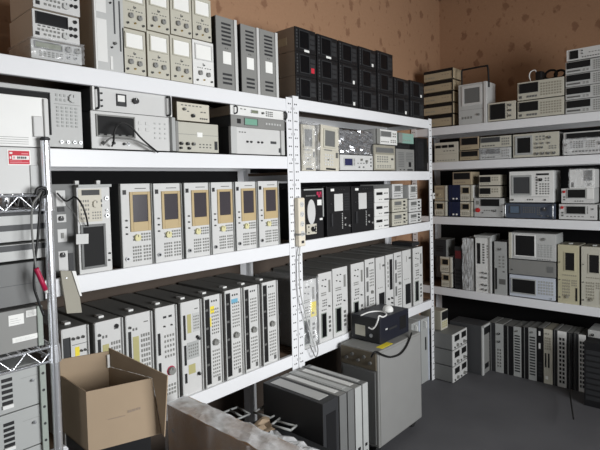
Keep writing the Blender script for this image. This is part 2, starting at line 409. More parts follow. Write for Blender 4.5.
# ================================================================== left bay, top shelf
def d_dmm(t, disp='glass', case='pale_side'):
    t.body(case, 'offwhite', rim=True); t.scr(.06, .5, .74, .93, 'black', disp, .08)
    t.marks_row(.1, .7, .42, 6, .05); t.btns(.08, .25, .58, .38, 6, 1); t.btns(.2, .1, .58, .22, 4, 1)
    t.rect('power_button', .05, .1, .13, .22, 'black')
    t.knob(.68, .24, .013, 'lightgrey', .01)
    for v in (.82, .55, .3): t.bnc(.9, v, .007, 'black', 'void')
    t.bnc(.8, .55, .007, 'black', 'void'); t.bnc(.8, .3, .006, 'black', 'void')
    t.panel(); return t
a = L('frequency_counter', 'silver bench counter with grey-green LCD, bottom of the left stack on the top shelf', 'test meter', 31.5, 82, 43, ZA, D=.24)
a.body('pale_side', 'lightgrey'); a.scr(.06, .55, .6, .93, 'grey', 'lcd', .14); a.btns(.14, .14, .62, .46, 6, 3); a.rect('power_button', .04, .2, .09, .4, 'white')
a.knob(.72, .72, .011, 'midgrey'); a.knob(.9, .72, .011, 'midgrey'); a.bnc(.72, .3, .006); a.bnc(.86, .3, .006); a.marks_row(.66, .95, .48, 4, .04); a.panel()
a.wrap('film', .004, 3)
m = L('bench_multimeter', 'grey bench multimeter with wide black display, middle of the left stack', 'test meter', 33, 79.5, 13.5, a.top, D=.25); d_dmm(m)
m2 = L('bench_multimeter', 'bench multimeter cut off by the top edge, uppermost of the left stack', 'test meter', 33, 79.5, -19, m.top, D=.25); d_dmm(m2)

t = L('logic_analyzer', 'tall grey rack chassis with two white label strips, beside the meter stack', 'test instrument', 91.5, 122, -40, ZA, D=.4)
t.body('brown_case', 'lightgrey', False); t.rail(0, .06, 'white')
t.sticker(.1, .08, .42, .46, 'white', 'blank_panel'); t.sticker(.1, .52, .42, .92, 'white', 'blank_panel')
t.rect('slot', .66, .35, .71, .68, 'darkgrey', .001); t.rect('slot', .84, .2, .89, .66, 'darkgrey', .001)
t.sticker(.48, .74, .6, .84, 'warmbeige'); t.bnc(.56, .62, .004, 'black'); t.bnc(.56, .22, .004, 'black'); t.bnc(.7, .9, .005, 'dkey'); t.bnc(.7, .84, .005, 'dkey'); t.knob(.66, .26, .006)
t.rect('power_button', .5, .02, .58, .14, 'white'); t.panel()

def d_supply(t, pan='beige', win='paper', blue=False):
    t.body('warmbeige' if pan != 'white' else 'lightgrey', pan, True, fh=.005)
    b = t.scr(.1, .56, .92, .93, 'beige' if pan != 'white' else 'offwhite', win, .08)
    t.knob(.32, .27, .011, 'midgrey', .012); t.knob(.7, .25, .011, 'midgrey', .012)
    t.bnc(.18, .1, .005, 'dkey'); t.bnc(.5, .12, .004, 'brass'); t.bnc(.86, .1, .005, 'dkey'); t.bnc(.5, .45, .004, 'steel')
    t.marks_row(.2, .5, .38, 3, .02); t.marks_row(.55, .9, .38, 3, .02); t.mark(.46, .44, .5, .5)
    if blue: t.sticker(.12, .83, .26, .93, 'sticker_blue')
    t.panel(); return t
lo = []
for i, (x0, x1, yt, pan, lab) in enumerate(((122.6, 145.6, 30, 'beige', 'with a blue dot on its window'), (147.4, 169.4, 33, 'beige', 'second from the left'), (170.4, 191.8, 37, 'beige', 'third from the left'), (192.8, 213.6, 41.5, 'white', 'right end, whiter than the rest'))):
    t = d_supply(L('dc_power_supply', 'beige upright power supply in the lower row, ' + lab, 'power supply', x0, x1, yt, ZA, D=.3, group='upright power supplies on the top shelf'), pan, 'paper', i == 0); lo.append(t)
for i, (x0, x1, yt) in enumerate(((122.6, 145.3, -17), (146.8, 169.2, -12), (170.4, 191.4, -7), (192.4, 211, -2))):
    d_supply(L('dc_power_supply', 'beige upright power supply in the upper row, ' + ('first', 'second', 'third', 'last')[i] + ' from the left', 'power supply', x0, x1, yt, lo[i].top, D=.3, group='upright power supplies on the top shelf'))

for i, (x0, x1, yt, lab) in enumerate(((216.2, 236.3, 17.8, 'tallest, beside the beige power supplies'), (241, 258.4, 26, 'in the middle of three'), (259.8, 277, 31, 'nearest the black computers'))):
    t = L('rack_module', 'grey louvred tower module with a paper square, ' + lab, 'rack module', x0, x1, yt, ZA, D=.38, group='grey louvred tower modules')
    t.body('charcoal', 'midgrey', False); t.slots('vent', .26, .62, .72, .95, 6, 'charcoal', .5); t.slots('vent', .26, .08, .72, .26, 3, 'charcoal', .5)
    t.rail(.86, 1, 'offwhite', .008); t.sticker(.3, .36, .7, .53, 'paper'); t.marks_row(.4, .6, .565, 2, .02); t.panel()

# black computers in a block
cols = ((295.6, 316, 29, 3), (317.6, 337.8, 36.5, 3), (339.2, 357.6, 43, 3), (359.2, 376.2, 48.5, 3), (377.6, 393, 52.5, 3), (394.4, 409, 78.5, 2), (410.3, 424, 81.5, 2))
for c, (x0, x1, yt, n) in enumerate(cols):
    Ht = (at((x0 + x1) / 2, yt, Y=YF).z - ZA2) / n
    z = ZA2
    for k in range(n):
        row = 'top' if k == n - 1 else ('bottom' if k == 0 else 'middle')
        xa, xb = at(x0, yt + 30, Y=YF).x, at(x1, yt + 30, Y=YF).x
        t = T('desktop_computer', 'black desktop computer on the top shelf, %s row, %s column from the left' % (row, ORD[c]), 'computer', ((xa + xb) / 2, YF + .2, z), 0, xb - xa, Ht - .002, .4, 'black desktop computers stacked on the top shelf')
        t.body('brown_case' if c == 0 else 'charcoal', 'satin_black', False, .003); z += Ht
        t.scr(.16, .12, .66, .9, 'charcoal', 'glass', .06); t.slots('drive_bay', .7, .2, .94, .85, 3, 'charcoal', .8)
        t.btns(.02, .1, .12, .92, 1, 6, 'darkgrey', .55)
        if (c, k) in ((0, 2), (1, 2)): t.sticker(.42, .03, .66, .13, 'paper')
        if (c, k) in ((1, 2), (2, 1), (2, 0), (5, 0)): t.sticker(.3, .62, .38, .78, 'paper', 'sticker') if c < 5 else t.sticker(.5, .72, .62, .8, 'paper'); t.sticker(.72, .14, .82, .3, 'paper') if c in (2, 5) else None
        if (c, k) in ((3, 2), (6, 1)): t.sticker(.74, .18, .84, .32, 'paper')
        if (c, k) == (5, 1): t.sticker(.2, .4, .42, .84, 'paper')
        if (c, k) == (0, 1): t.sticker(.74, .2, .9, .42, 'sticker_red')
        if (c, k) == (0, 2): t.side_label(-.13, -.02, .3, .62, 'warmbeige')
        t.panel()

# ================================================================== left bay, second shelf
t = L('function_generator', 'large pale keypad instrument with a big dial, left end of the second shelf', 'test instrument', -20, 81.5, 86, ZB, D=.38)
t.body('lightgrey', 'lightgrey', True); t.scr(.02, .2, .66, .925, 'charcoal', 'void', .03)
t.btns(.71, .34, .96, .72, 5, 6, 'greywhite', .55); t.btns(.71, .78, .84, .94, 3, 2, 'greywhite', .55); t.knob(.9, .86, .016, 'lightgrey', .012)
for u in (.76, .83, .9, .965): t.bnc(u, .09, .006)
t.mark(.7, .745, .98, .75); t.panel()

t = L('rack_amplifier', 'white rack unit with a small meter and black knob, under the top shelf', 'test instrument', 91.5, 170.5, 91.5, at(130, 113.5, Y=YF).z, D=.38)
amp = t; t.body('charcoal', 'offwhite', False); t.bar(.05, 'charcoal', .06, .94, .005, .028); t.rail(0, .025, 'white', .014); t.rail(.975, 1, 'white', .014)
t.bar(.95, 'charcoal', .06, .94, .005, .028)
o = t.scr(.29, .28, .41, .82, 'charcoal', 'paper', .12, .36, 'analog meter with white dial'); t.knob(.52, .58, .013, 'black', .016)
t.bnc(.115, .75, .004, 'black'); t.bnc(.115, .45, .004, 'black'); t.bnc(.115, .2, .004, 'black'); t.panel()
t2 = L('network_analyzer', 'white instrument with a wide dark display and leads plugged in, below the small-meter unit', 'test instrument', 91.5, 173.5, 118, ZB, D=.38)
t2.H = amp.o.location[2] - ZB - .002
t2.body('charcoal', 'offwhite', True); t2.scr(.05, .32, .5, .92, 'midgrey', 'void', .07); t2.btns(.07, .32, .48, .42, 5, 1, 'grey')
t2.btns(.52, .5, .7, .86, 2, 2, 'offwhite', .5); t2.btns(.72, .3, .92, .86, 3, 4, 'lightgrey', .35)
t2.bnc(.12, .16, .007, 'dkey'); t2.bnc(.24, .16, .007, 'dkey'); t2.bnc(.36, .15, .006, 'black'); t2.bnc(.41, .15, .006)
t2.rail(.95, 1, 'greywhite', .02); t2.panel()
bm = bmesh.new()
pts = [at(112, 146, Y=YF - .216 + .2), at(113.5, 142, Y=1.97), at(115, 130, Y=1.955), at(121, 123, Y=1.955), at(130, 126, Y=1.955), at(141, 138, Y=1.96), at(150, 146, Y=1.97), at(158, 152.3, Y=1.985)]
bm_tube(bm, spline(pts), .004)
tag(obj('test_lead', bm, 'wire_black'), 'black lead looping up from the wide-display instrument', 'cable')
bm = bmesh.new()
pts = [at(103, 145, Y=YF - .016), at(107, 141, Y=1.98), at(111, 138, Y=1.97), at(122, 138.5, Y=1.96), at(134, 140, Y=1.965), at(147, 146, Y=1.975), at(155, 151.5, Y=1.985)]
bm_tube(bm, spline(pts), .0035)
tag(obj('test_lead', bm, 'wire_grey'), 'thin grey lead trailing right across the wide-display instrument', 'cable')

t = L('chart_recorder', 'taupe two-tier instrument with a white sticker, middle of the second shelf', 'test instrument', 174.5, 218.5, 123, ZB, D=.36)
t.body('taupe', 'putty', True); t.rail(0, .06, 'midgrey', .014); t.mark(.06, .585, 1, .6, 'midgrey'); t.sticker(.5, .52, .62, .68, 'paper')
for u, m_ in ((.13, 'black'), (.27, 'black'), (.4, 'dkey')): t.knob(u, .27, .008, m_)
t.knob(.3, .12, .007, 'black'); t.btns(.52, .12, .84, .32, 4, 2, 'dkey', .4); t.rect('slot', .9, .1, .97, .4, 'charcoal', .002); t.knob(.12, .12, .006, 'black'); t.panel()
cr = t
t = L('signal_generator', 'small cream box with one black knob, on top of the taupe instrument', 'test instrument', 177.5, 209.5, 103.5, cr.top, D=.3)
t.body('warmbeige', 'cream', True); t.knob(.46, .3, .009, 'black'); t.knob(.2, .62, .007, 'dkey'); t.btns(.68, .12, .94, .24, 4, 1, 'dkey', .7); t.btns(.7, .5, .9, .6, 2, 1, 'dkey'); t.marks_row(.12, .8, .82, 6, .06); t.mark(.3, .5, .36, .56); t.panel()

b3 = L('power_supply_rack', 'white three-unit-high rack supply, bottom of the stack by the post', 'power supply', 230, 283.5, 128.6, ZB, D=.4)
b3.body('charcoal', 'offwhite', True); b3.rail(0, .1, 'lightgrey', .012); b3.rail(.93, 1, 'lightgrey', .012)
for u in (.3, .37, .5, .57): b3.knob(u, .47, .006, 'black', .008)
b3.rect('slot', .74, .44, .85, .54, 'darkgrey', .003); b3.rect('power_button', .9, .1, .94, .28, 'darkgrey', .004); b3.marks_row(.16, .3, .8, 3, .04); b3.mark(.1, .2, .104, .9, 'key'); b3.panel()
b2 = L('rack_tuner', 'slim grey rack unit with a green display, middle of the stack by the post', 'test instrument', 231.5, 285.5, 117.6, b3.top + .001, D=.38)
b2.body('darkgrey', 'midgrey', False); b2.rect('power_button', .1, .3, .16, .7, 'black'); b2.scr(.22, .2, .46, .85, 'grey', 'green_lcd', .08); b2.btns(.6, .35, .92, .65, 6, 1, 'lightgrey', .6); b2.panel()
b1 = L('rack_controller', 'white slim rack unit with hoop handles, top of the stack by the post', 'test instrument', 231, 286.5, 108.4, b2.top + .001, D=.38)
b1.body('brown_case', 'white', False); b1.bar(.06, 'charcoal', .12, .88, .004, .025); b1.bar(.95, 'charcoal', .12, .88, .004, .025)
b1.scr(.34, .36, .46, .74, 'lightgrey', 'lcd', .12); b1.btns(.6, .18, .74, .82, 4, 3, 'dkey', .6); b1.knob(.54, .5, .006, 'dkey'); b1.marks_row(.16, .28, .66, 2, .1); b1.panel()

# ================================================================== left bay, third shelf
t = L('socket_panel', 'dark grey power panel with white socket plates, left end of the third shelf', 'power unit', 49, 76, 184, ZC, D=.36, yf=2.05)
t.body('grey', 'grey', False)
for (v0, v1, k) in ((.76, .93, 1), (.585, .67, 0), (.37, .51, 2), (.05, .27, 3)):
    t.sticker(.26, v0, .6, v1, 'offwhite', 'socket_plate')
    vm = (v0 + v1) / 2
    if k in (0, 3): t.knob(.4, vm + (.07 if k == 3 else 0), .010, 'black', .01)
    elif k == 2: t.rect('switch', .38, vm - .03, .48, vm + .03, 'key', .004)
    else: t.rect('switch', .3, .7, .54, .75, 'black', .004)
t.rect('slot', .62, .03, .8, .24, 'charcoal', .004); t.panel()
t = L('signal_analyzer', 'upright analyzer with beige keypad above a dark screen, left of the yellow-screened row', 'test instrument', 77, 110, 184.5, ZC, D=.4)
t.body('greywhite', 'offwhite', False); t.rect('trim_rail', 0, .97, 1, 1, 'greywhite', .02)
t.sticker(.04, .58, .74, .95, 'cream', 'keypad_panel'); t.rect('slot', .14, .88, .68, .94, 'black', .002)
t.btns(.08, .6, .36, .84, 4, 5, 'key', .5); t.knob(.56, .78, .015, 'cream', .01); t.btns(.42, .6, .72, .7, 4, 3, 'key', .5); t.btns(.7, .73, .76, .84, 1, 2, 'dkey')
t.scr(.06, .05, .82, .55, 'grey', 'void', .1); t.btns(.1, .52, .78, .55, 7, 1, 'dkey', .7)
for v in (.84, .7, .64): t.bnc(.88, v, .008 if v != .7 else .004, 'steel')
t.bnc(.92, .2, .004, 'black'); t.bnc(.9, .12, .004, 'black'); t.panel()
for sx in (.15, .8):
    link('foot', box_me('foot', .016, .02, .018, 'offwhite'), t.o, (t.U(sx), -t.D / 2 + .05, t.H + .008))
zt = at(82, 234, Y=1.985)
bm = bmesh.new(); p = [at(76, 234, Y=1.984), at(88.3, 234, Y=1.984), at(88.3, 244, Y=1.986), at(76.5, 244, Y=1.986)]
c = sum(p, Vector()) / 4
w_ = (p[1] - p[0]).length / 2; h_ = (p[0] - p[3]).length / 2
bm_box(bm, -w_, w_, -.001, .001, -h_, h_); tg = obj('price_tag', bm, 'offwhite', None, c, (0, .05, 0))
tag(tg, 'white paper tag hanging on a string before the dark screen', 'tag')
bm = bmesh.new(); bm_tube(bm, spline([Vector((-.01, 0, h_)), at(80, 226, Y=1.99) - c, at(72, 213, Y=2.0) - c, at(65, 206, Y=2.02) - c, at(60, 197, Y=2.03) - c]), .0012); obj('string', bm, 'wire_grey', tg)
bm = bmesh.new(); bm_tube(bm, spline([at(57, 193, Y=2.03), at(66, 201, Y=2.02), at(75, 197, Y=2.0), at(82, 205, Y=1.98), at(86, 216, Y=1.98), at(88, 226, Y=2.0)]), .0035)
tag(obj('cord', bm, 'wire_black'), 'black cord curving over the beige keypad panel', 'cable')

def d_crt(t, knobm='yellow_key', seed=0):
    t.body('darkgrey', 'offwhite', False, .004); t.rail(0, .03, 'greywhite', .01); t.rail(.975, 1, 'greywhite', .01)
    t.rect('power_button', .1, .87, .2, .925, 'black', .003)
    t.mark(.48, .935, .84, .945)
    bz = t.scr(.3, .42, .95, .9, 'yellow_bezel', 'crt', .13, .24, 'yellowed screen bezel')
    t.btns(.36, .435, .92, .48, 6, 1, 'warmbeige', .6)
    for v in (.56, .48, .4): t.bnc(.18, v, .004, 'dkey')
    t.knob(.5, .345, .015, knobm, .012); t.btns(.62, .29, .95, .4, 4, 3, 'key', .6); t.btns(.36, .3, .42, .38, 1, 2, 'key')
    t.btns(.34, .05, .64, .25, 4, 5, 'key', .6); t.btns(.68, .05, .95, .25, 3, 5, 'key', .6); t.bnc(.17, .1, .009, 'steel')
    t.panel(); return t
an = ((119.6, 151.2, 183.6), (152.4, 181, 183.3), (183.2, 209.2, 182.7), (210, 233, 182.2), (234.3, 256, 181.6), (257, 278, 181))
for i, (x0, x1, yt) in enumerate(an):
    d_crt(L('spectrum_analyzer', 'upright white spectrum analyzer with yellowed screen bezel, %s from the left of six' % ORD[i], 'spectrum analyzer', x0, x1, yt, ZC, D=.41, group='yellow-bezelled spectrum analyzers'))

# placard slipping over the front of the third shelf
p = [at(60.5, 271, Y=1.989), at(76, 271, Y=1.989), at(82, 312.5, Y=1.965), at(67, 313.5, Y=1.965)]
bm = bmesh.new(); vs = [bm.verts.new(q) for q in p] + [bm.verts.new(q + Vector((0, .012, 0))) for q in p]
for f in ((0, 1, 2, 3), (7, 6, 5, 4), (0, 4, 5, 1), (1, 5, 6, 2), (2, 6, 7, 3), (3, 7, 4, 0)): bm.faces.new([vs[i] for i in f])
c = sum(p, Vector()) / 4
for v in bm.verts: v.co -= c
pl = tag(obj('metal_cover', bm, 'taupe', None, c), 'grey cover plate hanging over the front edge of the third shelf', 'cover plate')
bm = bmesh.new(); bm_cyl(bm, (0, 0, 0), .003, .003, 'Y', 10); obj('screw', bm, 'steel', pl, at(66.5, 278, Y=1.983) - c)
q = [at(72, 271, Y=1.982), at(75.8, 271, Y=1.982), at(82, 296, Y=1.970), at(80, 296, Y=1.970)]
bm = bmesh.new(); vs = [bm.verts.new(v - c) for v in q] + [bm.verts.new(v - c + Vector((0, .004, 0))) for v in q]
for f in ((0, 1, 2, 3), (7, 6, 5, 4), (0, 4, 5, 1), (1, 5, 6, 2), (2, 6, 7, 3), (3, 7, 4, 0)): bm.faces.new([vs[i] for i in f])
obj('flange', bm, 'white', pl)

# ================================================================== left bay, lowest shelf: nine big upright instruments
def d_big(t, kind):
    t.body('casegrey', 'offwhite', False, .004); t.top_foot(m='white'); t.rail(0, .06, 'lightgrey', .01); t.rail(.95, 1, 'lightgrey', .01)
    if kind == 'window':
        t.scr(.08, .45, .34, .92, 'charcoal', 'charcoal', .06); t.sticker(.5, .74, .66, .82, 'sticker_yellow'); t.mark(.4, .84, .95, .845)
        for u in (.45, .62, .8): t.bnc(u, .9, .006, 'dkey')
        t.btns(.4, .45, .9, .68, 4, 4, 'key'); t.bnc(.72, .78, .005, 'dkey'); t.bnc(.86, .78, .005, 'dkey'); t.btns(.4, .1, .9, .38, 4, 4, 'key')
    elif kind == 'olive':
        t.rect('slot', .12, .5, .22, .84, 'black', .003); t.rect('slot', .12, .1, .22, .42, 'black', .003); t.bnc(.18, .88, .006, 'dkey')
        t.sticker(.28, .45, .5, .78, 'olive', 'tinted_panel'); t.btns(.56, .45, .92, .8, 4, 7, 'key'); t.btns(.28, .1, .92, .38, 5, 6, 'key')
        t.marks_row(.28, .5, .84, 2, .025); t.mark(.7, .9, .86, .91)
    elif kind == 'knob':
        t.rect('slot', .14, .52, .24, .74, 'black', .004); t.rect('slot', .14, .22, .24, .44, 'black', .004); t.knob(.68, .33, .018, 'key', .016, 'pink')
        t.marks_row(.4, .9, .88, 2, .022, 'charcoal'); t.btns(.4, .46, .9, .72, 4, 5, 'key', .5); t.bnc(.44, .8, .004, 'dkey'); t.bnc(.76, .8, .004, 'dkey'); t.btns(.4, .08, .9, .2, 4, 3, 'key')
    elif kind == 'green':
        t.rect('slot', .16, .6, .25, .86, 'black', .004); t.rect('slot', .16, .33, .25, .54, 'black', .004); t.rect('slot', .16, .14, .25, .24, 'black', .004)
        t.sticker(.34, .66, .52, .86, 'olive', 'tinted_panel'); t.sticker(.6, .66, .92, .86, 'lightgrey', 'tinted_panel'); t.sticker(.3, .38, .86, .56, 'greywhite', 'tinted_panel'); t.sticker(.34, .22, .66, .32, 'olive', 'tinted_panel')
        t.btns(.62, .68, .9, .84, 4, 5, 'key', .5); t.btns(.34, .4, .84, .54, 5, 4, 'key', .5); t.knob(.78, .6, .007, 'black'); t.knob(.84, .58, .007, 'black'); t.knob(.8, .2, .008, 'black'); t.mark(.7, .9, .86, .91)
    else:
        t.scr(.06, .03, .34, .97, 'greywhite', 'void', .05); yb = (.25, .45, .65, .85)
        for v in yb: t.rect('latch', .12, v - .012, .26, v + .012, 'dkey', .004)
        t.marks_row(.46, .84, .925, 3, .02, 'charcoal'); t.btns(.44, .56, .88, .86, 4, 8, 'key', .5); t.knob(.62, .48, .016, 'key', .016); t.btns(.44, .08, .88, .4, 4, 8, 'key', .5); t.rect('badge', .72, .03, .86, .08, 'dkey', .002)
        if kind == 'yellowtag': t.sticker(.4, .8, .62, .88, 'sticker_yellow'); t.sticker(.33, .66, .44, .76, 'sticker_yellow')
        if kind == 'bluetag': t.sticker(.42, .84, .78, .89, 'sticker_blue'); t.sticker(.14, .84, .26, .9, 'paper')
    t.panel(); return t
big = ((60.5, 88.7, 327, 'window', 'with dark window, nearest the rack'), (94, 122.8, 320, 'olive', 'with a black oval'),
       (124.7, 152, 313.3, 'olive', 'third from the rack'), (154.2, 176.4, 306.3, 'knob', 'with a pink-ringed knob'),
       (179.6, 201, 300.8, 'green', 'with olive tinted panels'), (203, 221, 295.3, 'yellowtag', 'with yellow notes'),
       (223.9, 241.6, 289.4, 'bluetag', 'with a blue sticker'), (242.9, 258.5, 285.8, 'plain', 'second from the post'), (261, 277, 281.5, 'plain', 'next to the post'))
for i, (x0, x1, yt, k, lab) in enumerate(big):
    t = L('network_analyzer', 'tall upright analyzer on the left bay bottom shelf, ' + lab, 'test instrument', x0, x1, yt, ZD, D=.41, group='large upright analyzers on the lowest shelf')
    d_big(t, k)
    if i == 1: t.bnc(.78, .93, .009, 'black', 'void', 'badge')
# ================================================================== middle bay, second shelf
def d_handheld(t, wrap):
    t.body('cream', 'cream', False, .012, pan_in=.002); t.scr(.14, .5, .8, .93, 'beige', 'grey', .1)
    t.mark(.1, .455, .9, .46, 'key'); t.rect('slot', .2, .44, .6, .47, 'key', .002); t.btns(.2, .1, .7, .38, 4, 4, 'offwhite', .6); t.rect('switch', .82, .3, .92, .42, 'dkey', .004); t.bnc(.4, .24, .004, 'dkey'); t.rect('slot', .3, .02, .8, .06, 'black', .004); t.panel()
    if wrap: t.wrap('film', .006, 11, 1, .012)
t = L('portable_tester', 'cream portable tester with grey screen wrapped in plastic, beside the shelf post', 'tester', 301, 315.5, 124.5, ZB2, D=.12, yf=2.03); d_handheld(t, True)
t = L('portable_tester', 'cream portable tester leaning unwrapped, left of the foil bundle', 'tester', 319.5, 338.5, 125.5, ZB2, D=.12, yf=2.03); d_handheld(t, False)
o = t.o; o.rotation_euler = (-.0, .05, 0)
sc = L('oscilloscope', 'white oscilloscope with a small blue screen, under the foil bundle', 'oscilloscope', 340.5, 373, 155.2, ZB2, D=.36)
sc.body('lightgrey', 'offwhite', True); sc.scr(.1, .25, .36, .8, 'lightgrey', 'blue_lcd', .1); sc.btns(.38, .3, .44, .78, 1, 5, 'key'); sc.knob(.62, .7, .008, 'key'); sc.knob(.78, .6, .009, 'key'); sc.btns(.9, .18, .97, .88, 1, 3, 'dkey', .5); sc.bnc(.55, .2, .006); sc.bnc(.68, .2, .006); sc.marks_row(.5, .86, .44, 4, .05); sc.panel()
# crumpled silver bundle
rnd = random.Random(4)
W_, H_ = sc.W * 1.02, at(356, 131, Y=YF).z - sc.top
bm = bmesh.new(); bm_box(bm, -W_ / 2, W_ / 2, -.16, .16, .003, H_); bmesh.ops.subdivide_edges(bm, edges=bm.edges[:], cuts=13, use_grid_fill=True)
for v in bm.verts: v.co += Vector((rnd.uniform(-.004, .004), rnd.uniform(-.014, .010), rnd.uniform(0, .006)))
b = obj('wrapped_bundle', bm, 'foil_wrap', None, (sc.o.location.x, YF + .17, sc.top)); tag(b, 'bundle in crinkled silver wrap on top of the small blue-screen scope', 'bundle')
kp = L('synthesizer', 'grey and white keypad instrument right of the silver bundle', 'test instrument', 374, 395.3, 145.3, ZB2, D=.36)
kp.body('grey', 'taupe', True); kp.sticker(.06, .06, .94, .62, 'beige', 'keypad_panel'); kp.btns(.12, .3, .66, .58, 5, 3, 'key'); kp.btns(.12, .1, .8, .22, 6, 2, 'key'); kp.knob(.82, .45, .008, 'dkey'); kp.scr(.1, .7, .9, .9, 'midgrey', 'grey', .08); kp.panel()
t = L('signal_source', 'white meter with LCD and handle ends, on top of the keypad instrument', 'test meter', 376, 397.3, 129.8, kp.top, D=.32)
t.body('offwhite', 'white', True); t.rail(0, .14, 'key', .012); t.scr(.2, .5, .7, .9, 'lightgrey', 'grey', .08); t.btns(.22, .12, .6, .24, 4, 1, 'key'); t.btns(.76, .5, .95, .85, 2, 2, 'key'); t.btns(.66, .12, .95, .36, 3, 2, 'key'); t.panel()
fan = L('power_amplifier', 'grey amplifier with two perforated grilles, right part of the second shelf', 'amplifier', 396.4, 414.3, 149.2, ZB2, D=.38)
fan.body('midgrey', 'midgrey', False); fan.slots('grille', .12, .2, .42, .88, 9, 'grey', .5); fan.slots('grille', .54, .45, .92, .88, 6, 'grey', .5); fan.rect('switch', .68, .2, .8, .42, 'black', .004); fan.bnc(.2, .07, .004, 'black'); fan.bnc(.4, .07, .004, 'black'); fan.rect('slot', .6, .03, .9, .1, 'charcoal', .002); fan.panel()
blk = T('metal_case', 'low black case under the teal box', 'case', (fan.o.location.x, YF + .19, fan.top + .001), 0, fan.W, .045, .3)
blk.body('satin_black', 'satin_black', False); blk.slots('vent', .1, .3, .9, .7, 3, 'charcoal', .4); blk.panel()
t = L('calibrator', 'small teal fronted box at the right end of the second shelf', 'test instrument', 398.2, 413.8, 133.4, blk.top, D=.26)
t.body('sage', 'teal', False); t.rail(0, .22, 'midgrey', .01); t.marks_row(.3, .9, .7, 4, .08, 'sage'); t.btns(.3, .2, .8, .4, 4, 1, 'sage'); t.panel()
t = L('server_chassis', 'narrow black chassis at the right end of the second shelf, by the far post', 'chassis', 415.5, 427.5, 138, ZB2, D=.38, yf=2.06)
t.body('charcoal', 'satin_black', False); t.slots('vent', .2, .1, .8, .9, 10, 'charcoal', .5); t.panel()

# ================================================================== middle bay, third shelf
t = L('equipment_cabinet', 'black cabinet with a white oval and red mark, beside the power strip', 'cabinet', 301.5, 323.2, 188.4, ZC, D=.38)
t.body('black', 'satin_black', False); t.rail(.955, 1, 'greywhite', .006, .42, 1, 'trim_rail'); t.rect('trim_rail', .1, .965, 1, .99, 'greywhite', .004)
bm = bmesh.new(); bm_cyl(bm, (0, 0, 0), .5, .006, 'Y', 32)
for v in bm.verts: v.co.x *= .075; v.co.z *= .155
obj('oval_plate', bm, 'offwhite', t.o, (t.U(.42), -t.D / 2 - .002, t.V(.54)))
t.sticker(.72, .66, .92, .77, 'paper'); t.sticker(.7, .82, .92, .93, 'pink', 'emblem', ((0, 0, .3, .4, 'satin_black'), (.4, .5, .6, 1, 'satin_black'), (.7, 0, .85, .5, 'satin_black')))
t.marks_row(.2, .66, .845, 6, .025, 'grey', .8)
t.sticker(.2, .1, .66, .3, 'cream', 'knob_panel'); t.knob(.48, .2, .016, 'black', .016); t.bnc(.28, .14, .004, 'dkey'); t.bnc(.28, .25, .004, 'dkey'); t.bnc(.6, .14, .004, 'dkey'); t.bnc(.6, .25, .004, 'dkey'); t.sticker(.82, .36, .95, .4, 'paper'); t.panel()
for i, (x0, x1, lab) in enumerate(((327, 350.5, 'left one of the pair'), (351.8, 373.8, 'right one of the pair'))):
    t = L('computer_tower', 'black upright cabinet with a white label, ' + lab, 'cabinet', x0, x1, 186.6 - i * .5, ZC, D=.4, group='black upright cabinets with white labels')
    t.body('satin_black', 'black', False); t.sticker(.3, .5, .66, .85, 'offwhite', 'label'); t.slots('vent', .72, .5, .95, .88, 7, 'charcoal', .6); t.sticker(.16, .91, .3, .96, 'paper')
    for u in (.5, .6, .7): t.bnc(u, .94, .003, 'dkey')
    t.btns(.6, .12, .65, .46, 1, 9, 'lightgrey', .6); t.bnc(.74, .34, .006, 'white'); t.bnc(.74, .2, .006, 'white'); t.bnc(.92, .17, .006, 'white'); t.bnc(.15, .66, .004, 'steel'); t.rect('handle', .14, .2, .2, .46, 'charcoal', .01, .002); t.panel()
z = ZC; tops = (216.2, 202.4, 188.5)
for i in range(3):
    t = L('bench_meter', 'small-display white bench meter, %s of the stack beside the black cabinets' % ('bottom', 'middle', 'top')[i], 'test meter', 374.8, 389.2, tops[i], z, D=.34, group='stacked white bench meters')
    t.body('lightgrey', 'white', False); t.scr(.12, .54, .5, .74, 'charcoal', 'void', .1); t.btns(.62, .58, .92, .72, 3, 1, 'dkey', .6); t.rect('slot', .66, .16, .96, .26, 'charcoal', .003); t.bnc(.3, .22, .003, 'key'); t.bnc(.42, .22, .003, 'key'); t.panel(); z = t.top + .001
def d_sm(t, pan='beige', case='taupe'):
    t.body(case, pan, True, fh=.005); t.scr(.14, .52, .56, .82, 'key', 'grey', .1); t.btns(.1, .16, .56, .28, 4, 1, 'dkey', .6); t.knob(.74, .78, .007, 'black'); t.knob(.74, .5, .007, 'black'); t.knob(.74, .22, .007, 'dkey'); t.bnc(.9, .3, .004, 'dkey'); t.mark(.1, .4, .6, .43); t.panel(); return t
def d_port(t):
    t.body('lightgrey', 'offwhite', True, fh=.005); t.scr(.16, .45, .78, .92, 'lightgrey', 'grey', .1); t.btns(.16, .12, .78, .24, 4, 1, 'dkey', .6); t.mark(.14, .32, .8, .36); t.btns(.84, .3, .96, .9, 1, 4, 'key'); t.panel(); return t
c1 = d_sm(L('counter', 'beige meter with three knobs, bottom of the second stack from the far post', 'test meter', 392.5, 407.8, 212.2, ZC, D=.34))
c2 = d_sm(L('counter', 'beige meter with three knobs, middle of the second stack from the far post', 'test meter', 392.5, 407.6, 199, c1.top + .001, D=.34))
d_port(L('portable_scope', 'white portable scope with grey screen on the second stack from the far post', 'oscilloscope', 392.5, 403, 184, c2.top + .001, D=.30))
c1 = d_sm(L('counter', 'white meter with grey display, bottom of the stack beside the far post', 'test meter', 409.3, 421.5, 212.2, ZC, D=.34), 'offwhite', 'lightgrey')
c2 = d_sm(L('counter', 'white meter with grey display, middle of the stack beside the far post', 'test meter', 409.3, 421.5, 199.3, c1.top + .001, D=.34), 'offwhite', 'lightgrey')
d_port(L('portable_scope', 'white portable scope with grey screen on the stack beside the far post', 'oscilloscope', 409, 417.5, 184.8, c2.top + .001, D=.30))

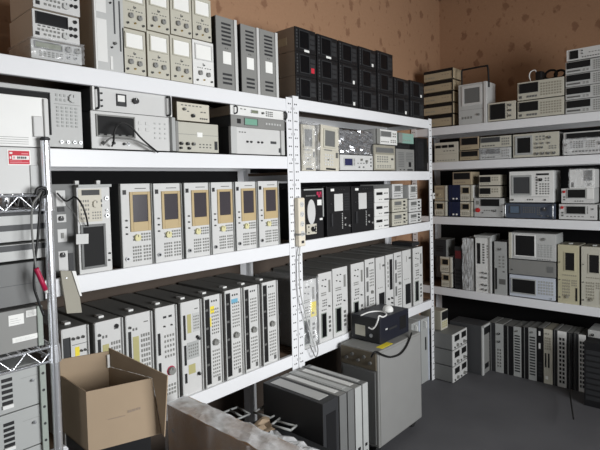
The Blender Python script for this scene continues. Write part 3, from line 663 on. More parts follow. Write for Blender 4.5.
# ================================================================== middle bay, lowest shelf
def d_rackmod(t, kind, case='casegrey'):
    t.body(case, 'offwhite', False, .004)
    if kind == 'lcd':
        t.scr(.14, .06, .52, .42, 'sage', 'glass', .08); t.btns(.66, .1, .9, .36, 1, 4, 'dkey', .6); t.rect('slot', .74, .7, .86, .88, 'key', .003)
        for u, v in ((.3, .9), (.5, .9), (.24, .82), (.46, .8)): t.bnc(u, v, .004, 'dkey')
        t.btns(.24, .5, .6, .62, 3, 3, 'dkey', .5); t.knob(.72, .5, .005, 'dkey'); t.marks_row(.18, .6, .7, 1, .015, 'key', .9); t.marks_row(.18, .6, .67, 1, .015, 'key', .9); t.marks_row(.2, .6, .45, 3, .02)
    elif kind == 'slots':
        for v in (.72, .5, .28): t.rect('slot', .12, v, .3, v + .16, 'grey', .003)
        t.marks_row(.4, .9, .92, 3, .02, 'charcoal'); t.btns(.42, .56, .88, .84, 3, 6, 'key', .5); t.knob(.64, .48, .011, 'key'); t.btns(.42, .1, .88, .4, 3, 7, 'key', .5)
    elif kind == 'blank':
        t.rect('slot', .3, .08, .9, .42, 'black', .003); t.marks_row(.2, .8, .5, 3, .012, 'key'); t.rect('latch', .74, .84, .96, .87, 'dkey', .004); t.mark(.44, .8, .5, .9, 'key')
    elif kind == 'black':
        t.rect('slot', .5, .42, .84, .92, 'black', .003); t.btns(.2, .46, .36, .9, 1, 6, 'key', .6); t.knob(.26, .28, .007, 'black'); t.knob(.7, .28, .007, 'black'); t.knob(.7, .2, .006, 'black'); t.btns(.2, .05, .8, .14, 3, 2, 'dkey', .5)
    t.panel(); return t
mods = ((300.8, 316.3, 280, 'lcd', 'bagged, with a yellow sticker', 1), (318.6, 332, 272.5, 'lcd', 'left half of the joined pair', 0), (332.7, 347.5, 267.5, 'lcd', 'right half of the joined pair', 0),
        (351.2, 364.2, 263, 'lcd', 'fourth from the left', 0), (365.2, 374.9, 258.8, 'slots', 'fifth from the left', 0), (376, 384.8, 257, 'blank', 'sixth from the left, behind the black box', 0),
        (385.8, 393.3, 254.6, 'black', 'with a tall black slot', 0), (394.2, 401.8, 252.2, 'slots', 'third from the right', 0), (402.6, 411, 250, 'blank', 'second from the right', 0), (413.2, 422.6, 247.3, 'lcd', 'at the right end', 0))
for i, (x0, x1, yt, k, lab, wr) in enumerate(mods):
    t = d_rackmod(L('communication_tester', 'tall module on the middle bay bottom shelf, ' + lab, 'test module', x0, x1, yt, ZD, D=.41, group='tall modules on the middle bay lowest shelf'), k)
    if wr: t.sticker(.62, .44, .98, .66, 'sticker_yellow'); t.wrap('film', .004, 9, 1, .008)
bm = bmesh.new(); bm_box(bm, -.06, .06, -.1, .1, 0, .03, .004); o = tag(obj('flat_case', bm, 'charcoal', None, (at(411, 244, Y=2.1).x + .03, 2.17, at(417, 244.0, Y=2.1).z - .005)), 'flat dark case lying on the modules by the far post', 'case')
FLATCASE = o

# power strip tied to the post, and its cord
zc = at(299.5, 222, Y=1.985); w_ = .03; h_ = .145
bm = bmesh.new(); bm_box(bm, -w_, w_, -.018, .016, -h_, h_, .008, 0, 3)
o = tag(obj('power_strip', bm, 'ivory', None, (zc.x, 1.981, zc.z), (0, 0, 0)), 'white power strip strapped upright to the shelf post', 'power strip')
for k in range(4):
    bm = bmesh.new(); bm_cyl(bm, (0, 0, 0), .017, .003, 'Y', 20, 0)
    for dx in (-.006, .006): bm_box(bm, dx - .0012, dx + .0012, -.0022, 0, -.002, .006, 0, 1)
    bm_box(bm, -.0014, .0014, -.0022, 0, -.011, -.006, 0, 1)
    obj('socket', bm, ['offwhite', 'black'], o, (0, -.019, .105 - k * .058))
bm = bmesh.new(); bm_box(bm, -.01, .01, -.004, .002, -.008, .008, .001); obj('switch', bm, 'charcoal', o, (0, -.018, -.118))
bm = bmesh.new(); bm_box(bm, -w_ - .003, w_ + .003, -.0205, .02, -.006, .006); obj('strap', bm, 'midgrey', o, (0, 0, -.072))
pts = [zc + Vector((0, 0, -h_)), at(299, 262, Y=1.975), at(300.5, 292, Y=1.97), at(307, 320, Y=1.97), at(314.5, 345, Y=1.965), at(316, 352, Y=1.965)]
bm = bmesh.new(); bm_tube(bm, [p - Vector((zc.x, 1.981, zc.z)) for p in spline(pts)], .004); obj('cord', bm, 'lightgrey', o)
pts = [at(310, 345, Y=1.97), at(313, 352, Y=1.965), at(316, 357, Y=1.965), at(318, 350, Y=1.97), at(316, 341, Y=1.975)]
bm = bmesh.new(); bm_tube(bm, spline(pts), .003); tag(obj('looped_cable', bm, 'wire_grey'), 'thin grey cable loop at the lowest beam below the power strip', 'cable')
# clip on the far post
c = at(433, 196, Y=1.99); bm = bmesh.new(); bm_box(bm, -.016, .016, -.008, .008, -.026, .026, .005, 0, 2); bm_cyl(bm, (0, -.0085, .004), .008, .002, 'Y', 14, 1)
tag(obj('wall_clip', bm, ['offwhite', 'black'], None, (c.x + .012, 1.991, c.z)), 'small white clip with a dark hole on the far post', 'clip')
# ================================================================== far shelving, top shelf
def d_flat(t, i):
    t.body('warmbeige', 'warmbeige', True, fh=.012); t.rect('trim_rail', 0, .72, 1, 1, 'black', .003); t.marks_row(.62, .9, .42, 3, .08, 'brown_case'); t.rect('trim_rail', .97, 0, 1, 1, 'black', .004); t.btns(.06, .2, .4, .4, 4, 1, 'taupe'); t.panel()
z = ZA
for i, yt in enumerate((115.5, 104.2, 92.8, 81.4, 69.8)):
    t = R('slim_instrument', 'slim beige instrument with black trim, %s of the five stacked in the corner' % ('lowest', 'second lowest', 'middle', 'second highest', 'highest')[i], 'test instrument', 424, 453, yt, z, D=.34, group='slim beige instruments stacked in the corner'); d_flat(t, i); z = t.top + .0005
t = R('crt_monitor', 'pale portable monitor with an upright black handle, on the far top shelf', 'monitor', 458.5, 487, 83.2, ZA, D=.36)
t.body('lightgrey', 'lightgrey', False); t.scr(.12, .46, .84, .95, 'offwhite', 'grey', .13); t.mark(.05, .36, .95, .365, 'grey'); t.btns(.1, .12, .5, .22, 4, 1, 'key'); t.knob(.72, .22, .01, 'midgrey'); t.rail(.9, 1, 'offwhite', .01); t.panel()
hz = at(470, 68, X=XF).z - t.o.location.z
bm = bmesh.new(); yy = -t.D / 2 + .03
bm_tube(bm, spline([(-t.W / 2 + .02, yy, t.H - .03), (-t.W / 2 + .02, yy, t.H + .04), (-t.W / 2 + .022, yy, hz - .008), (-t.W / 2 + .05, yy, hz), (t.W / 2 - .03, yy, hz), (t.W / 2 - .004, yy, hz - .01), (t.W / 2 + .004, yy, t.H + .03), (t.W / 2 + .006, yy, t.H - .05)], 5), .008); obj('handle', bm, 'black', t.o)
t = R('oscilloscope', 'small scope with a black screen and right-hand knobs, beside the handled monitor', 'oscilloscope', 488, 515.5, 102, ZA, D=.34)
t.body('taupe', 'cream', True); t.scr(.08, .08, .64, .92, 'charcoal', 'void', .05); t.knob(.82, .78, .01, 'dkey'); t.knob(.82, .5, .01, 'dkey'); t.knob(.82, .22, .009, 'dkey'); t.btns(.7, .1, .74, .9, 1, 5, 'key'); t.panel()
def d_wide(t, pan='beige', case='taupe'):
    t.body(case, pan, True); t.scr(.04, .38, .46, .92, 'charcoal', 'void', .06); t.btns(.5, .12, .96, .86, 8, 5, 'taupe', .6); t.rect('power_button', .04, .1, .1, .24, 'dkey'); t.btns(.2, .1, .44, .24, 4, 1, 'grey', .8); t.panel(); return t
w1 = d_wide(R('spectrum_analyzer', 'wide beige analyzer with black display, lower of two near the far adapters', 'test instrument', 517.5, 564, 99, ZA, D=.38))
w2 = d_wide(R('spectrum_analyzer', 'wide beige analyzer with black display, upper of two under the adapters', 'test instrument', 517.5, 564, 79.8, w1.top + .001, D=.38))
# adapters lying on top
def lump(name, mt, c, sx, sy, sz, seed, label, cat):
    rnd = random.Random(seed); bm = bmesh.new(); bm_box(bm, -sx, sx, -sy, sy, 0, sz * 2, min(sx, sy, sz) * .3, 0, 2)
    return tag(obj(name, bm, mt, None, c, (0, 0, rnd.uniform(-.3, .3))), label, cat)
def onw(px): return at(px, 80, X=XF + .08)
p = onw(540); o = lump('power_adapter', 'black', (XF + .08, p.y, w2.top), .03, .026, .042, 1, 'black plug adapter standing on the upper beige analyzer', 'adapter')
bm = bmesh.new(); c0 = at(533, 75, X=XF + .07); zt = w2.top
bm_tube(bm, spline([Vector((XF + .07, at(531, 80, X=XF + .07).y, zt + .005)), at(529.3, 76, X=XF + .07), at(531, 71.5, X=XF + .07), at(535, 70.3, X=XF + .07), at(536.5, 73, X=XF + .07)]), .0045)
tag(obj('white_cable', bm, 'wire_white'), 'white cord loop beside the black adapter', 'cable')
for k, (px, r_) in enumerate(((550, .05), (559, .042))):
    bm = bmesh.new(); p = onw(px); pts = []
    for j in range(46): a_ = j / 15 * 2 * PI; pts.append((r_ * math.cos(a_) * .3, r_ * math.cos(a_), r_ * .75 + r_ * .72 * math.sin(a_) + .001 * j * 0))
    pts = [(x + .004 * (i // 15), y, z + .012) for i, (x, y, z) in enumerate(pts)]
    bm_tube(bm, pts, .009, 6); tag(obj('coiled_cable', bm, 'wire_black', None, (XF + .10, p.y, zt)), 'coiled black power cord on the beige analyzer, ' + ('nearer the black adapter', 'at the right end')[k], 'cable', 'coiled power cords')
z = ZA
for i, yt in enumerate((98.2, 85, 72, 59)):
    t = R('rack_generator', 'pale strip-display instrument, %s in the right-hand far top stack' % ('lowest', 'second', 'third', 'fourth from the bottom')[i], 'test instrument', 565.5, 611, yt, z, D=.4, group='pale strip-display instruments'); z = t.top + .001
    t.body('lightgrey', 'lightgrey', True, fh=.004); t.scr(.03, .42, .56, .94, 'black', 'void', .06); t.btns(.62, .1, .98, .9, 7, 5, 'key', .6); t.rect('slot', .04, .14, .34, .26, 'dkey', .003); t.btns(.38, .1, .54, .3, 2, 2, 'key'); t.panel()
t = R('video_scope', 'white instrument with a small square black screen, top of the right-hand far stack', 'test instrument', 566.5, 612, 46.5, z, D=.36)
t.body('greywhite', 'offwhite', True); t.scr(.08, .12, .27, .86, 'charcoal', 'void', .06); t.btns(.34, .12, .92, .26, 10, 1, 'dkey', .6); t.bnc(.36, .76, .005, 'dkey'); t.bnc(.36, .5, .005, 'dkey'); t.marks_row(.5, .9, .5, 6, .06); t.panel()

# ================================================================== far shelving, second shelf
ZB3 = ZB + .008
t = R('triple_meter', 'beige box with three small black windows, left end of the far second shelf', 'test meter', 434.6, 458, 142.3, ZB3, D=.34)
t.body('taupe', 'cream', False)
for u in (.06, .34, .62): t.scr(u, .72, u + .22, .86, 'charcoal', 'void', .08)
t.btns(.36, .52, .88, .6, 4, 1, 'dkey', .5); t.btns(.08, .06, .9, .12, 7, 1, 'dkey', .5); t.mark(.05, .4, .95, .41, 'taupe'); t.panel()
z = ZB3
for i, yt in enumerate((150.6, 137)):
    t = R('panel_meter', 'small meter with black window and beige lower strip, %s of the pair' % ('lower', 'upper')[i], 'test meter', 459.8, 479, yt, z, D=.3, group='black window meters'); t.body('charcoal', 'warmbeige', True); t.scr(.06, .36, .96, .96, 'brown_case', 'void', .06); t.btns(.1, .1, .6, .2, 4, 1, 'brown_case'); t.panel(); z = t.top + .001
z = ZB3
for i, yt in enumerate((148, 136.3)):
    t = R('signal_generator', 'pale generator with LCD strip, %s of the two left of the second-shelf oscilloscope' % ('lower', 'upper')[i], 'test instrument', 480, 511, yt, z, D=.34, group='pale LCD generators'); z = t.top + .001
    t.body('sage', 'beige' if i else 'lightgrey', True, fh=.004); t.scr(.03, .48, .66, .94, 'grey', 'darkgrey', .1); t.btns(.7, .14, .96, .86, 4, 3, 'key', .6); t.btns(.06, .12, .5, .26, 5, 1, 'dkey', .7); t.panel()
    if i == 0: t.wrap('film', .003, 21, .98)
t = R('oscilloscope', 'grey oscilloscope with dark screen and a knob cluster, middle of the far second shelf', 'oscilloscope', 513, 559, 133, ZB3, D=.36)
t.body('midgrey', 'beige', True, .01); t.scr(.05, .1, .44, .92, 'greywhite', 'void', .12); t.knob(.8, .78, .012, 'dkey')
for u in (.54, .66, .8): t.knob(u, .55, .008, 'midgrey')
for u in (.54, .64): t.knob(u, .38, .009, 'dkey')
for u in (.54, .66, .78, .9): t.knob(u, .12, .011, 'dkey')
t.btns(.5, .66, .72, .9, 3, 2, 'key'); t.btns(.78, .28, .96, .46, 3, 2, 'key'); t.panel()
t = R('rf_generator', 'white generator with a black strip display, right end of the far second shelf', 'test instrument', 563.5, 605, 131.2, ZB3, D=.38)
t.body('lightgrey', 'offwhite', True); t.scr(.06, .68, .96, .96, 'greywhite', 'void', .06); t.btns(.16, .28, .5, .6, 5, 4, 'dkey', .65); t.btns(.54, .28, .78, .6, 4, 4, 'key', .65); t.knob(.06, .45, .01, 'dkey'); t.knob(.9, .45, .014, 'dkey'); t.btns(.2, .08, .94, .2, 9, 1, 'dkey', .65); t.bnc(.08, .12, .006); t.panel(); t.wrap('film', .003, 23, .7)

# ================================================================== far shelving, third shelf
ZC3 = ZC + .004
def d_cube(t, case='offwhite'):
    t.body(case, 'cream', True); t.scr(.12, .46, .74, .88, 'warmbeige', 'void', .1); t.btns(.12, .1, .7, .3, 4, 2, 'taupe'); t.rail(.84, 1, 'beige', .006); t.panel(); return t
e1 = d_cube(R('mini_monitor', 'little beige meter with dark window, lower left on the far third shelf', 'test meter', 434.6, 447, 201.5, ZC3, D=.3))
e2 = R('mini_monitor', 'little beige meter in amber plastic, upper left on the far third shelf', 'test meter', 434.6, 447, 185.6, e1.top, D=.3)
e2.body('offwhite', 'warmbeige', True); e2.rect('slot', .14, .74, .7, .88, 'brown_case', .002); e2.knob(.4, .4, .012, 'warmbeige'); e2.btns(.14, .08, .7, .22, 4, 1, 'taupe'); e2.rail(.84, 1, 'beige', .006); e2.panel()
n1 = R('battery_box', 'dark blue box with two white caps, lower of two between the little beige meters', 'battery box', 448.6, 459.6, 201.5, ZC3, D=.34)
n2 = R('battery_box', 'dark blue box with two white caps, upper of two between the little beige meters', 'battery box', 448.6, 459.6, 185, n1.top + .002, D=.34)
for t in (n1, n2):
    t.body('navy', 'navy', True); t.mark(.28, .05, .3, .95, 'charcoal'); t.bnc(.45, .12, .008, 'white', 'paper', 'cap'); t.bnc(.75, .12, .008, 'white', 'paper', 'cap'); t.panel()
e3 = d_cube(R('mini_monitor', 'beige meter with dark window right of the lower dark blue box', 'test meter', 460.3, 473, 201.8, ZC3, D=.3))
e4 = d_cube(R('mini_monitor', 'beige meter with dark window right of the upper dark blue box', 'test meter', 460.3, 473, 185.2, e3.top, D=.3))
sp = T('level_meter', 'beige meter with wide black window atop the dark blue box', 'test meter', (XF + .10, (at(452.3, 178, X=XF).y + at(471, 178, X=XF).y) / 2, max(e4.top, n2.top) + .001), -PI / 2, at(452.3, 178, X=XF).y - at(471, 178, X=XF).y, at(461, 172.2, X=XF).z - max(e4.top, n2.top), .19)
sp.body('warmbeige', 'warmbeige', False); sp.scr(.04, .4, .96, .96, 'brown_case', 'void', .06); sp.btns(.1, .12, .7, .26, 5, 1, 'brown_case'); sp.panel()
hv = R('hipot_tester', 'grey tester with black display and a red terminal, far third shelf', 'tester', 474.2, 503.7, 198.2, ZC3, D=.36)
hv.body('midgrey', 'lightgrey', True); hv.scr(.24, .58, .86, .95, 'charcoal', 'void', .05); hv.knob(.13, .36, .017, 'red', .018, 'red'); hv.rect('power_button', .08, .66, .18, .86, 'key'); hv.btns(.32, .3, .64, .4, 4, 1, 'key', .6); hv.bnc(.3, .22, .005, 'black'); hv.knob(.72, .34, .011, 'dkey'); hv.bnc(.94, .3, .006, 'black'); hv.panel()
z = hv.top + .001
for i, yt in enumerate((186.3, 175)):
    t = R('panel_meter', 'beige meter with black window above the red-terminal tester, %s one' % ('lower', 'upper')[i], 'test meter', 479, 500, yt, z, D=.3, group='beige window meters above the tester'); t.body('taupe', 'cream', True); t.scr(.05, .3, .56, .84, 'charcoal', 'void', .06); t.btns(.6, .4, .94, .84, 3, 2, 'taupe'); t.btns(.08, .08, .5, .2, 4, 1, 'taupe'); t.panel(); z = t.top + .002
ru = R('rack_processor', 'blue-grey rack unit with slate display and silver handles, below the big white scope', 'test instrument', 505, 555.5, 203.6, ZC3, D=.38)
ru.body('charcoal', 'bluegrey', True); ru.scr(.1, .3, .32, .86, 'darkgrey', 'slate_lcd', .08); ru.btns(.36, .34, .62, .8, 6, 3, 'dkey', .6); ru.btns(.64, .2, .72, .8, 2, 4, 'dkey', .6); ru.knob(.8, .62, .016, 'darkgrey'); ru.bnc(.74, .18, .006); ru.bnc(.86, .18, .006); ru.bar(.03, 'steel', .08, .92, .006, .03); ru.bar(.97, 'steel', .08, .92, .006, .03); ru.panel()
sc = R('digital_oscilloscope', 'big white oscilloscope with slate grey screen, middle of the far third shelf', 'oscilloscope', 509, 554, 170.8, ru.top + .001, D=.36)
sc.body('lightgrey', 'white', True, .012, .003); sc.scr(.05, .22, .52, .88, 'greywhite', 'darkgrey', .1); sc.rect('slot', .62, .86, .9, .92, 'black', .002); sc.knob(.72, .72, .013, 'black'); sc.btns(.6, .24, .66, .84, 1, 7, 'dkey', .6); sc.btns(.68, .24, .92, .62, 4, 5, 'dkey', .5); sc.btns(.8, .66, .92, .8, 2, 2, 'dkey', .5)
sc.marks_row(.06, .9, .17, 1, .01, 'grey', 1); sc.knob(.08, .08, .008, 'dkey'); sc.btns(.4, .05, .56, .12, 3, 1, 'dkey'); sc.bnc(.82, .08, .008); sc.panel()
r1 = R('insulation_tester', 'white tester with a red button and black window, lower right on the far third shelf', 'tester', 559, 597, 204.3, ZC3, D=.34)
r1.body('lightgrey', 'offwhite', True); r1.scr(.18, .34, .72, .9, 'greywhite', 'void', .08); r1.knob(.09, .78, .011, 'red'); r1.btns(.05, .16, .14, .52, 1, 2, 'dkey', .6); r1.btns(.74, .36, .78, .88, 1, 6, 'dkey', .6); r1.bnc(.9, .7, .006); r1.btns(.82, .14, .94, .24, 2, 1, 'dkey'); r1.marks_row(.2, .7, .16, 5, .07, 'key'); r1.panel()
r2 = R('insulation_tester', 'white tester with a red button, between the small white box and the lower tester', 'tester', 561.3, 594, 188.4, r1.top + .001, D=.32)
r2.body('lightgrey', 'offwhite', True); r2.scr(.18, .34, .76, .95, 'greywhite', 'void', .06); r2.knob(.09, .78, .010, 'red'); r2.btns(.05, .16, .14, .5, 1, 2, 'dkey', .6); r2.rail(.78, 1, 'white', .006, .3, 1); r2.btns(.4, .1, .7, .2, 4, 1, 'dkey'); r2.panel()
r3 = R('white_supply', 'small white box with a dark connector block, topmost right on the far third shelf', 'power supply', 569.5, 594.5, 169.3, r2.top + .001, D=.3)
r3.body('offwhite', 'white', False); r3.rect('connector_block', .62, .4, .92, .94, 'dkey', .008); r3.rect('slot', .08, .06, .18, .32, 'dkey', .002); r3.knob(.84, .2, .012, 'lightgrey'); r3.btns(.64, .46, .9, .86, 3, 3, 'black', .5); r3.panel(); r3.wrap('film', .003, 31)
t = R('insulation_tester', 'tester cut by the right edge of the picture on the far third shelf', 'tester', 599.5, 640, 205, ZC3, D=.34); t.body('lightgrey', 'offwhite', True); t.scr(.18, .34, .72, .9, 'greywhite', 'void', .08); t.knob(.09, .78, .011, 'red'); t.panel()

# ================================================================== far shelving, lowest shelf
g1 = d_cube(R('mini_monitor', 'little beige meter, lower left on the far lowest shelf', 'test meter', 441.5, 452.3, 273, ZD, D=.3))
g2 = d_cube(R('mini_monitor', 'little beige meter, upper left on the far lowest shelf', 'test meter', 440.3, 452, 257, g1.top, D=.3))
t = R('metal_case', 'dark case with a grey lid on the upper left far lowest shelf', 'case', 434, 446, 239.5, g2.top + .001, D=.36); t.body('midgrey', 'charcoal', False); t.slots('vent', .2, .3, .8, .7, 3, 'black', .5); t.panel()
t = R('battery_box', 'dark box with a dull red top band, right of the little beige meters', 'battery box', 454.5, 462, 246.5, ZD, D=.3); t.body('charcoal', 'charcoal', False); t.rect('label', .1, .72, .9, .9, 'red_dull', .002); t.slots('vent', .2, .1, .8, .5, 5, 'black', .5); t.panel()
t = R('wrapped_module', 'narrow upright module in crinkled plastic on the far lowest shelf', 'test module', 463.3, 473.4, 239, ZD, D=.38); t.body('midgrey', 'midgrey', False); t.rect('slot', .15, .3, .4, .8, 'dkey', .003); t.btns(.2, .08, .8, .24, 2, 3, 'black', .5); t.btns(.5, .4, .85, .8, 2, 6, 'key', .5); t.panel(); t.wrap('bubble_thin', .004, 41)
t = R('rack_generator', 'upright white generator with a black slot and dark keys, tallest on the far lowest shelf', 'test instrument', 475.3, 491.2, 235.3, ZD, D=.4); t.body('greywhite', 'white', False); t.rect('top_cap', -.02, .965, 1.04, 1, 'greywhite', .02); t.rect('slot', .12, .5, .32, .86, 'black', .003); t.btns(.42, .5, .62, .86, 1, 8, 'dkey', .6); t.btns(.7, .6, .84, .84, 1, 5, 'key', .5)
for v in (.35, .27, .14, .06): t.knob(.46, v, .008, 'dkey'); t.knob(.68, v - .008, .008, 'dkey')
t.rail(.9, 1, 'lightgrey', .01, 0, .96); t.panel()
t = R('rack_module', 'grey upright module between the tall generator and the three stacked instruments', 'test module', 494.2, 506.6, 241.8, ZD, D=.38); t.body('grey', 'greywhite', False); t.rect('slot', .08, .1, .22, .5, 'black', .003); t.btns(.3, .5, .9, .75, 2, 4, 'key', .5); t.rect('slot', .4, .2, .9, .3, 'dkey', .003); t.knob(.5, .86, .01, 'dkey'); t.btns(.62, .42, .9, .46, 1, 1, 'dkey'); t.panel()
h1 = R('network_analyzer', 'pale analyzer with black display, bottom of three stacked on the far lowest shelf', 'test instrument', 509.5, 555.2, 276.6, ZD, D=.38)
h1.body('bluewhite', 'bluewhite', True); h1.scr(.04, .14, .6, .86, 'greywhite', 'void', .07); h1.btns(.63, .2, .97, .86, 6, 5, 'greywhite', .65); h1.bnc(.92, .08, .005); h1.panel()
h2 = R('rack_supply', 'plain grey rack unit, middle of three stacked on the far lowest shelf', 'power supply', 508.8, 555.8, 260.8, h1.top + .001, D=.38); h2.body('grey', 'midgrey', True); h2.bnc(.08, .3, .006, 'dkey'); h2.rect('slot', .82, .3, .95, .7, 'grey', .002); h2.panel()
h3 = R('network_analyzer', 'pale analyzer with a large dark screen, top of three stacked on the far lowest shelf', 'test instrument', 509, 556, 233.4, h2.top + .001, D=.38)
h3.body('greywhite', 'lightgrey', True); h3.rail(0, .06, 'beige', .008); h3.scr(.12, .1, .58, .94, 'white', 'void', .05); h3.btns(.62, .12, .94, .62, 5, 6, 'greywhite', .65); h3.knob(.76, .8, .012, 'midgrey'); h3.btns(.6, .02, .9, .06, 6, 1, 'dkey', .6); h3.panel()
def d_hp(t, pan):
    t.body('taupe', pan, False); t.scr(.32, .56, .82, .88, pan, 'void', .07); t.btns(.2, .47, .9, .5, 7, 1, 'taupe', .6); t.btns(.2, .12, .6, .42, 4, 6, 'taupe', .6); t.btns(.64, .3, .92, .42, 3, 3, 'taupe', .6); t.knob(.46, .12, .012, 'taupe'); t.rect('slot', .84, .06, .92, .28, 'black', .003); t.bnc(.1, .7, .004, 'dkey'); t.bnc(.1, .4, .004, 'dkey'); t.bnc(.1, .1, .006); t.top_foot(); t.panel()
d_hp(R('spectrum_analyzer', 'upright yellowish analyzer with dark window on the far lowest shelf', 'spectrum analyzer', 557.8, 579, 245, ZD, D=.4), 'olive_cream')
d_hp(R('spectrum_analyzer', 'upright pale analyzer with dark window at the right end of the far lowest shelf', 'spectrum analyzer', 581.2, 604, 247, ZD, D=.4), 'beige')

# ================================================================== row standing on the floor under the far shelving
row = ((487.9, 494.6, 322.5, 'charcoal', 'thin dark module, left end of the floor row', 'd'), (495.3, 503.2, 324, 'greywhite', 'grey module with two small knobs, on the floor under the far shelving', 'k'), (504, 512.7, 326, 'satin_black', 'black module right of the two-knob module', 'd'), (513.4, 521, 327, 'greywhite', 'white module with rows of dark slots', 's'),
       (521.8, 527.8, 327.3, 'black', 'narrow black module in the middle of the floor row', 'd'), (528.4, 536.3, 328, 'greywhite', 'grey module with slotted rows, left of the black one with a white switch', 's'), (537, 542.8, 328, 'black', 'black module with a small white switch', 'w'), (543.6, 552.4, 329.5, 'beige', 'beige module with keypad rows and dark ports', 'p'),
       (553, 556.6, 330, 'charcoal', 'thin charcoal module right of the beige keypad module', 'd'), (557.4, 566.4, 331.5, 'white', 'white module with square dark ports', 'q'), (567.2, 572, 333, 'charcoal', 'dark slab with a grey edge, left of its twin', 'd'), (572.8, 577.8, 333.4, 'charcoal', 'dark slab right of its twin by the hanging cable', 'd'), (578.6, 585.6, 335, 'white', 'white module with a column of dark ports, behind the hanging cable', 'q'))
for (x0, x1, yt, m_, lab, k) in row:
    t = R('floor_module', lab, 'rack module', x0, x1, yt, 0, D=.42, group='modules standing on the floor under the far shelving')
    t.body('casegrey' if k != 'p' else 'taupe', m_, False)
    if k == 'k': t.knob(.5, .8, .009, 'charcoal'); t.knob(.5, .64, .009, 'charcoal'); t.btns(.2, .1, .8, .5, 2, 6, 'dkey', .5)
    elif k == 's': t.slots('vent', .15, .1, .85, .86, 14, 'charcoal', .5); t.knob(.5, .92, .007, 'dkey')
    elif k == 'w': t.rect('switch', .3, .62, .6, .72, 'white', .004); t.rect('switch', .3, .86, .6, .94, 'white', .004); t.slots('vent', .2, .1, .8, .4, 5, 'charcoal', .5)
    elif k == 'p': t.btns(.1, .62, .86, .86, 3, 5, 'taupe', .7); t.rect('slot', .15, .3, .32, .56, 'black', .003); t.rect('slot', .5, .3, .67, .56, 'black', .003); t.bnc(.3, .92, .004, 'dkey'); t.bnc(.6, .92, .004, 'dkey'); t.rect('label', .2, .08, .5, .14, 'paper', .001)
    elif k == 'q': t.btns(.14, .06, .86, .9, 2, 11, 'charcoal', .62, 'port')
    else: t.rail(.38, .5, 'grey', .006); t.slots('vent', .1, .1, .3, .9, 12, 'void', .5)
    t.panel()
xd = 4.12
t = R('black_crate', 'black box standing in front of the row, right edge of the picture', 'box', 584, 618, 344, 0, D=.16, xf=xd); t.body('black', 'satin_black', False); t.slots('vent', .05, .1, .95, .9, 9, 'charcoal', .7); t.panel()
t = R('floor_module', 'pale module at the right end of the floor row with a black tab', 'rack module', 588, 612, 331.5, 0, D=.42, group='modules standing on the floor under the far shelving'); t.body('greywhite', 'lightgrey', False); t.btns(.3, .1, .9, .6, 3, 6, 'charcoal', .6); t.knob(.2, .93, .01, 'black'); t.panel()
bm = bmesh.new(); bm_tube(bm, spline([at(570, 333, X=4.3), at(570, 355, X=4.26), at(569.5, 380, X=4.15), at(570.5, 398, Z=.02) if False else at(570.5, 398, X=4.0), at(573.5, 419, X=3.6)]), .005)
HANG = tag(obj('coiled_cable', bm, 'wire_black'), 'thin black cable hanging down to the floor in front of the far row', 'cable')
# ================================================================== chrome wire rack at the left with its load
RY = 1.52
pc = at(52, 300, Y=RY); RXP = pc.x
ztop = at(50, 141, Y=RY).z
rack = tag(empty('wire_rack', (RXP - .42, RY + .18, 0)), 'chrome wire rack at the left edge, loaded with grey units', 'wire rack')
ro = Vector(rack.location)
RX0, RX1, RY0, RY1 = RXP - .84, RXP, RY, RY + .37
for (x, y) in ((RX0, RY0), (RX1, RY0), (RX0, RY1), (RX1, RY1)):
    bm = bmesh.new(); bm_cyl(bm, (0, 0, ztop / 2), .0125, ztop, 'Z', 20)
    for k in range(int(ztop / .05)):
        bm_cyl(bm, (0, 0, .05 + k * .05), .0129, .003, 'Z', 20)
    p = obj('post', bm, 'chrome', rack, (x - ro.x, y - ro.y, 0))
    bm = bmesh.new(); bm_cyl(bm, (0, 0, .005), .0138, .012, 'Z', 20, 0, None, .003); obj('post_cap', bm, 'charcoal', p, (0, 0, ztop))
def wire_level(zt):
    hh = .042
    for (y) in (RY0, RY1):
        bm = bmesh.new()
        bm_tube(bm, [(RX0 - ro.x, y - ro.y, zt), (RX1 - ro.x, y - ro.y, zt)], .004); bm_tube(bm, [(RX0 - ro.x, y - ro.y, zt - hh), (RX1 - ro.x, y - ro.y, zt - hh)], .004)
        n = 22; w = (RX1 - RX0) / n
        bm_tube(bm, [(RX0 - ro.x + w * i, y - ro.y, zt - (hh if i % 2 else 0)) for i in range(n + 1)], .003, 6)
        obj('shelf_truss', bm, 'chrome', rack)
    for x in (RX0, RX1):
        bm = bmesh.new()
        bm_tube(bm, [(x - ro.x, RY0 - ro.y, zt), (x - ro.x, RY1 - ro.y, zt)], .004); bm_tube(bm, [(x - ro.x, RY0 - ro.y, zt - hh), (x - ro.x, RY1 - ro.y, zt - hh)], .004)
        bm_tube(bm, [(x - ro.x, RY0 - ro.y + .37 / 10 * i, zt - (hh if i % 2 else 0)) for i in range(11)], .003, 6); obj('shelf_truss', bm, 'chrome', rack)
    bm = bmesh.new(); x = RX0 + .02
    while x < RX1 - .01: bm_tube(bm, [(x - ro.x, RY0 - ro.y, zt + .003), (x - ro.x, RY1 - ro.y, zt + .003)], .002, 6); x += .026
    obj('wire_deck', bm, 'chrome', rack)
    for (x, y) in ((RX0, RY0), (RX1, RY0), (RX0, RY1), (RX1, RY1)):
        bm = bmesh.new(); bm_cyl(bm, (x - ro.x, y - ro.y, zt - hh / 2), .018, hh + .008, 'Z', 20, 0, .0155); obj('collar', bm, 'chrome', rack)
zw1 = at(30, 195.5, Y=RY).z; zw2 = at(30, 352, Y=RY).z
for z in (zw1, zw2, zw2 - .46, .12): wire_level(z)
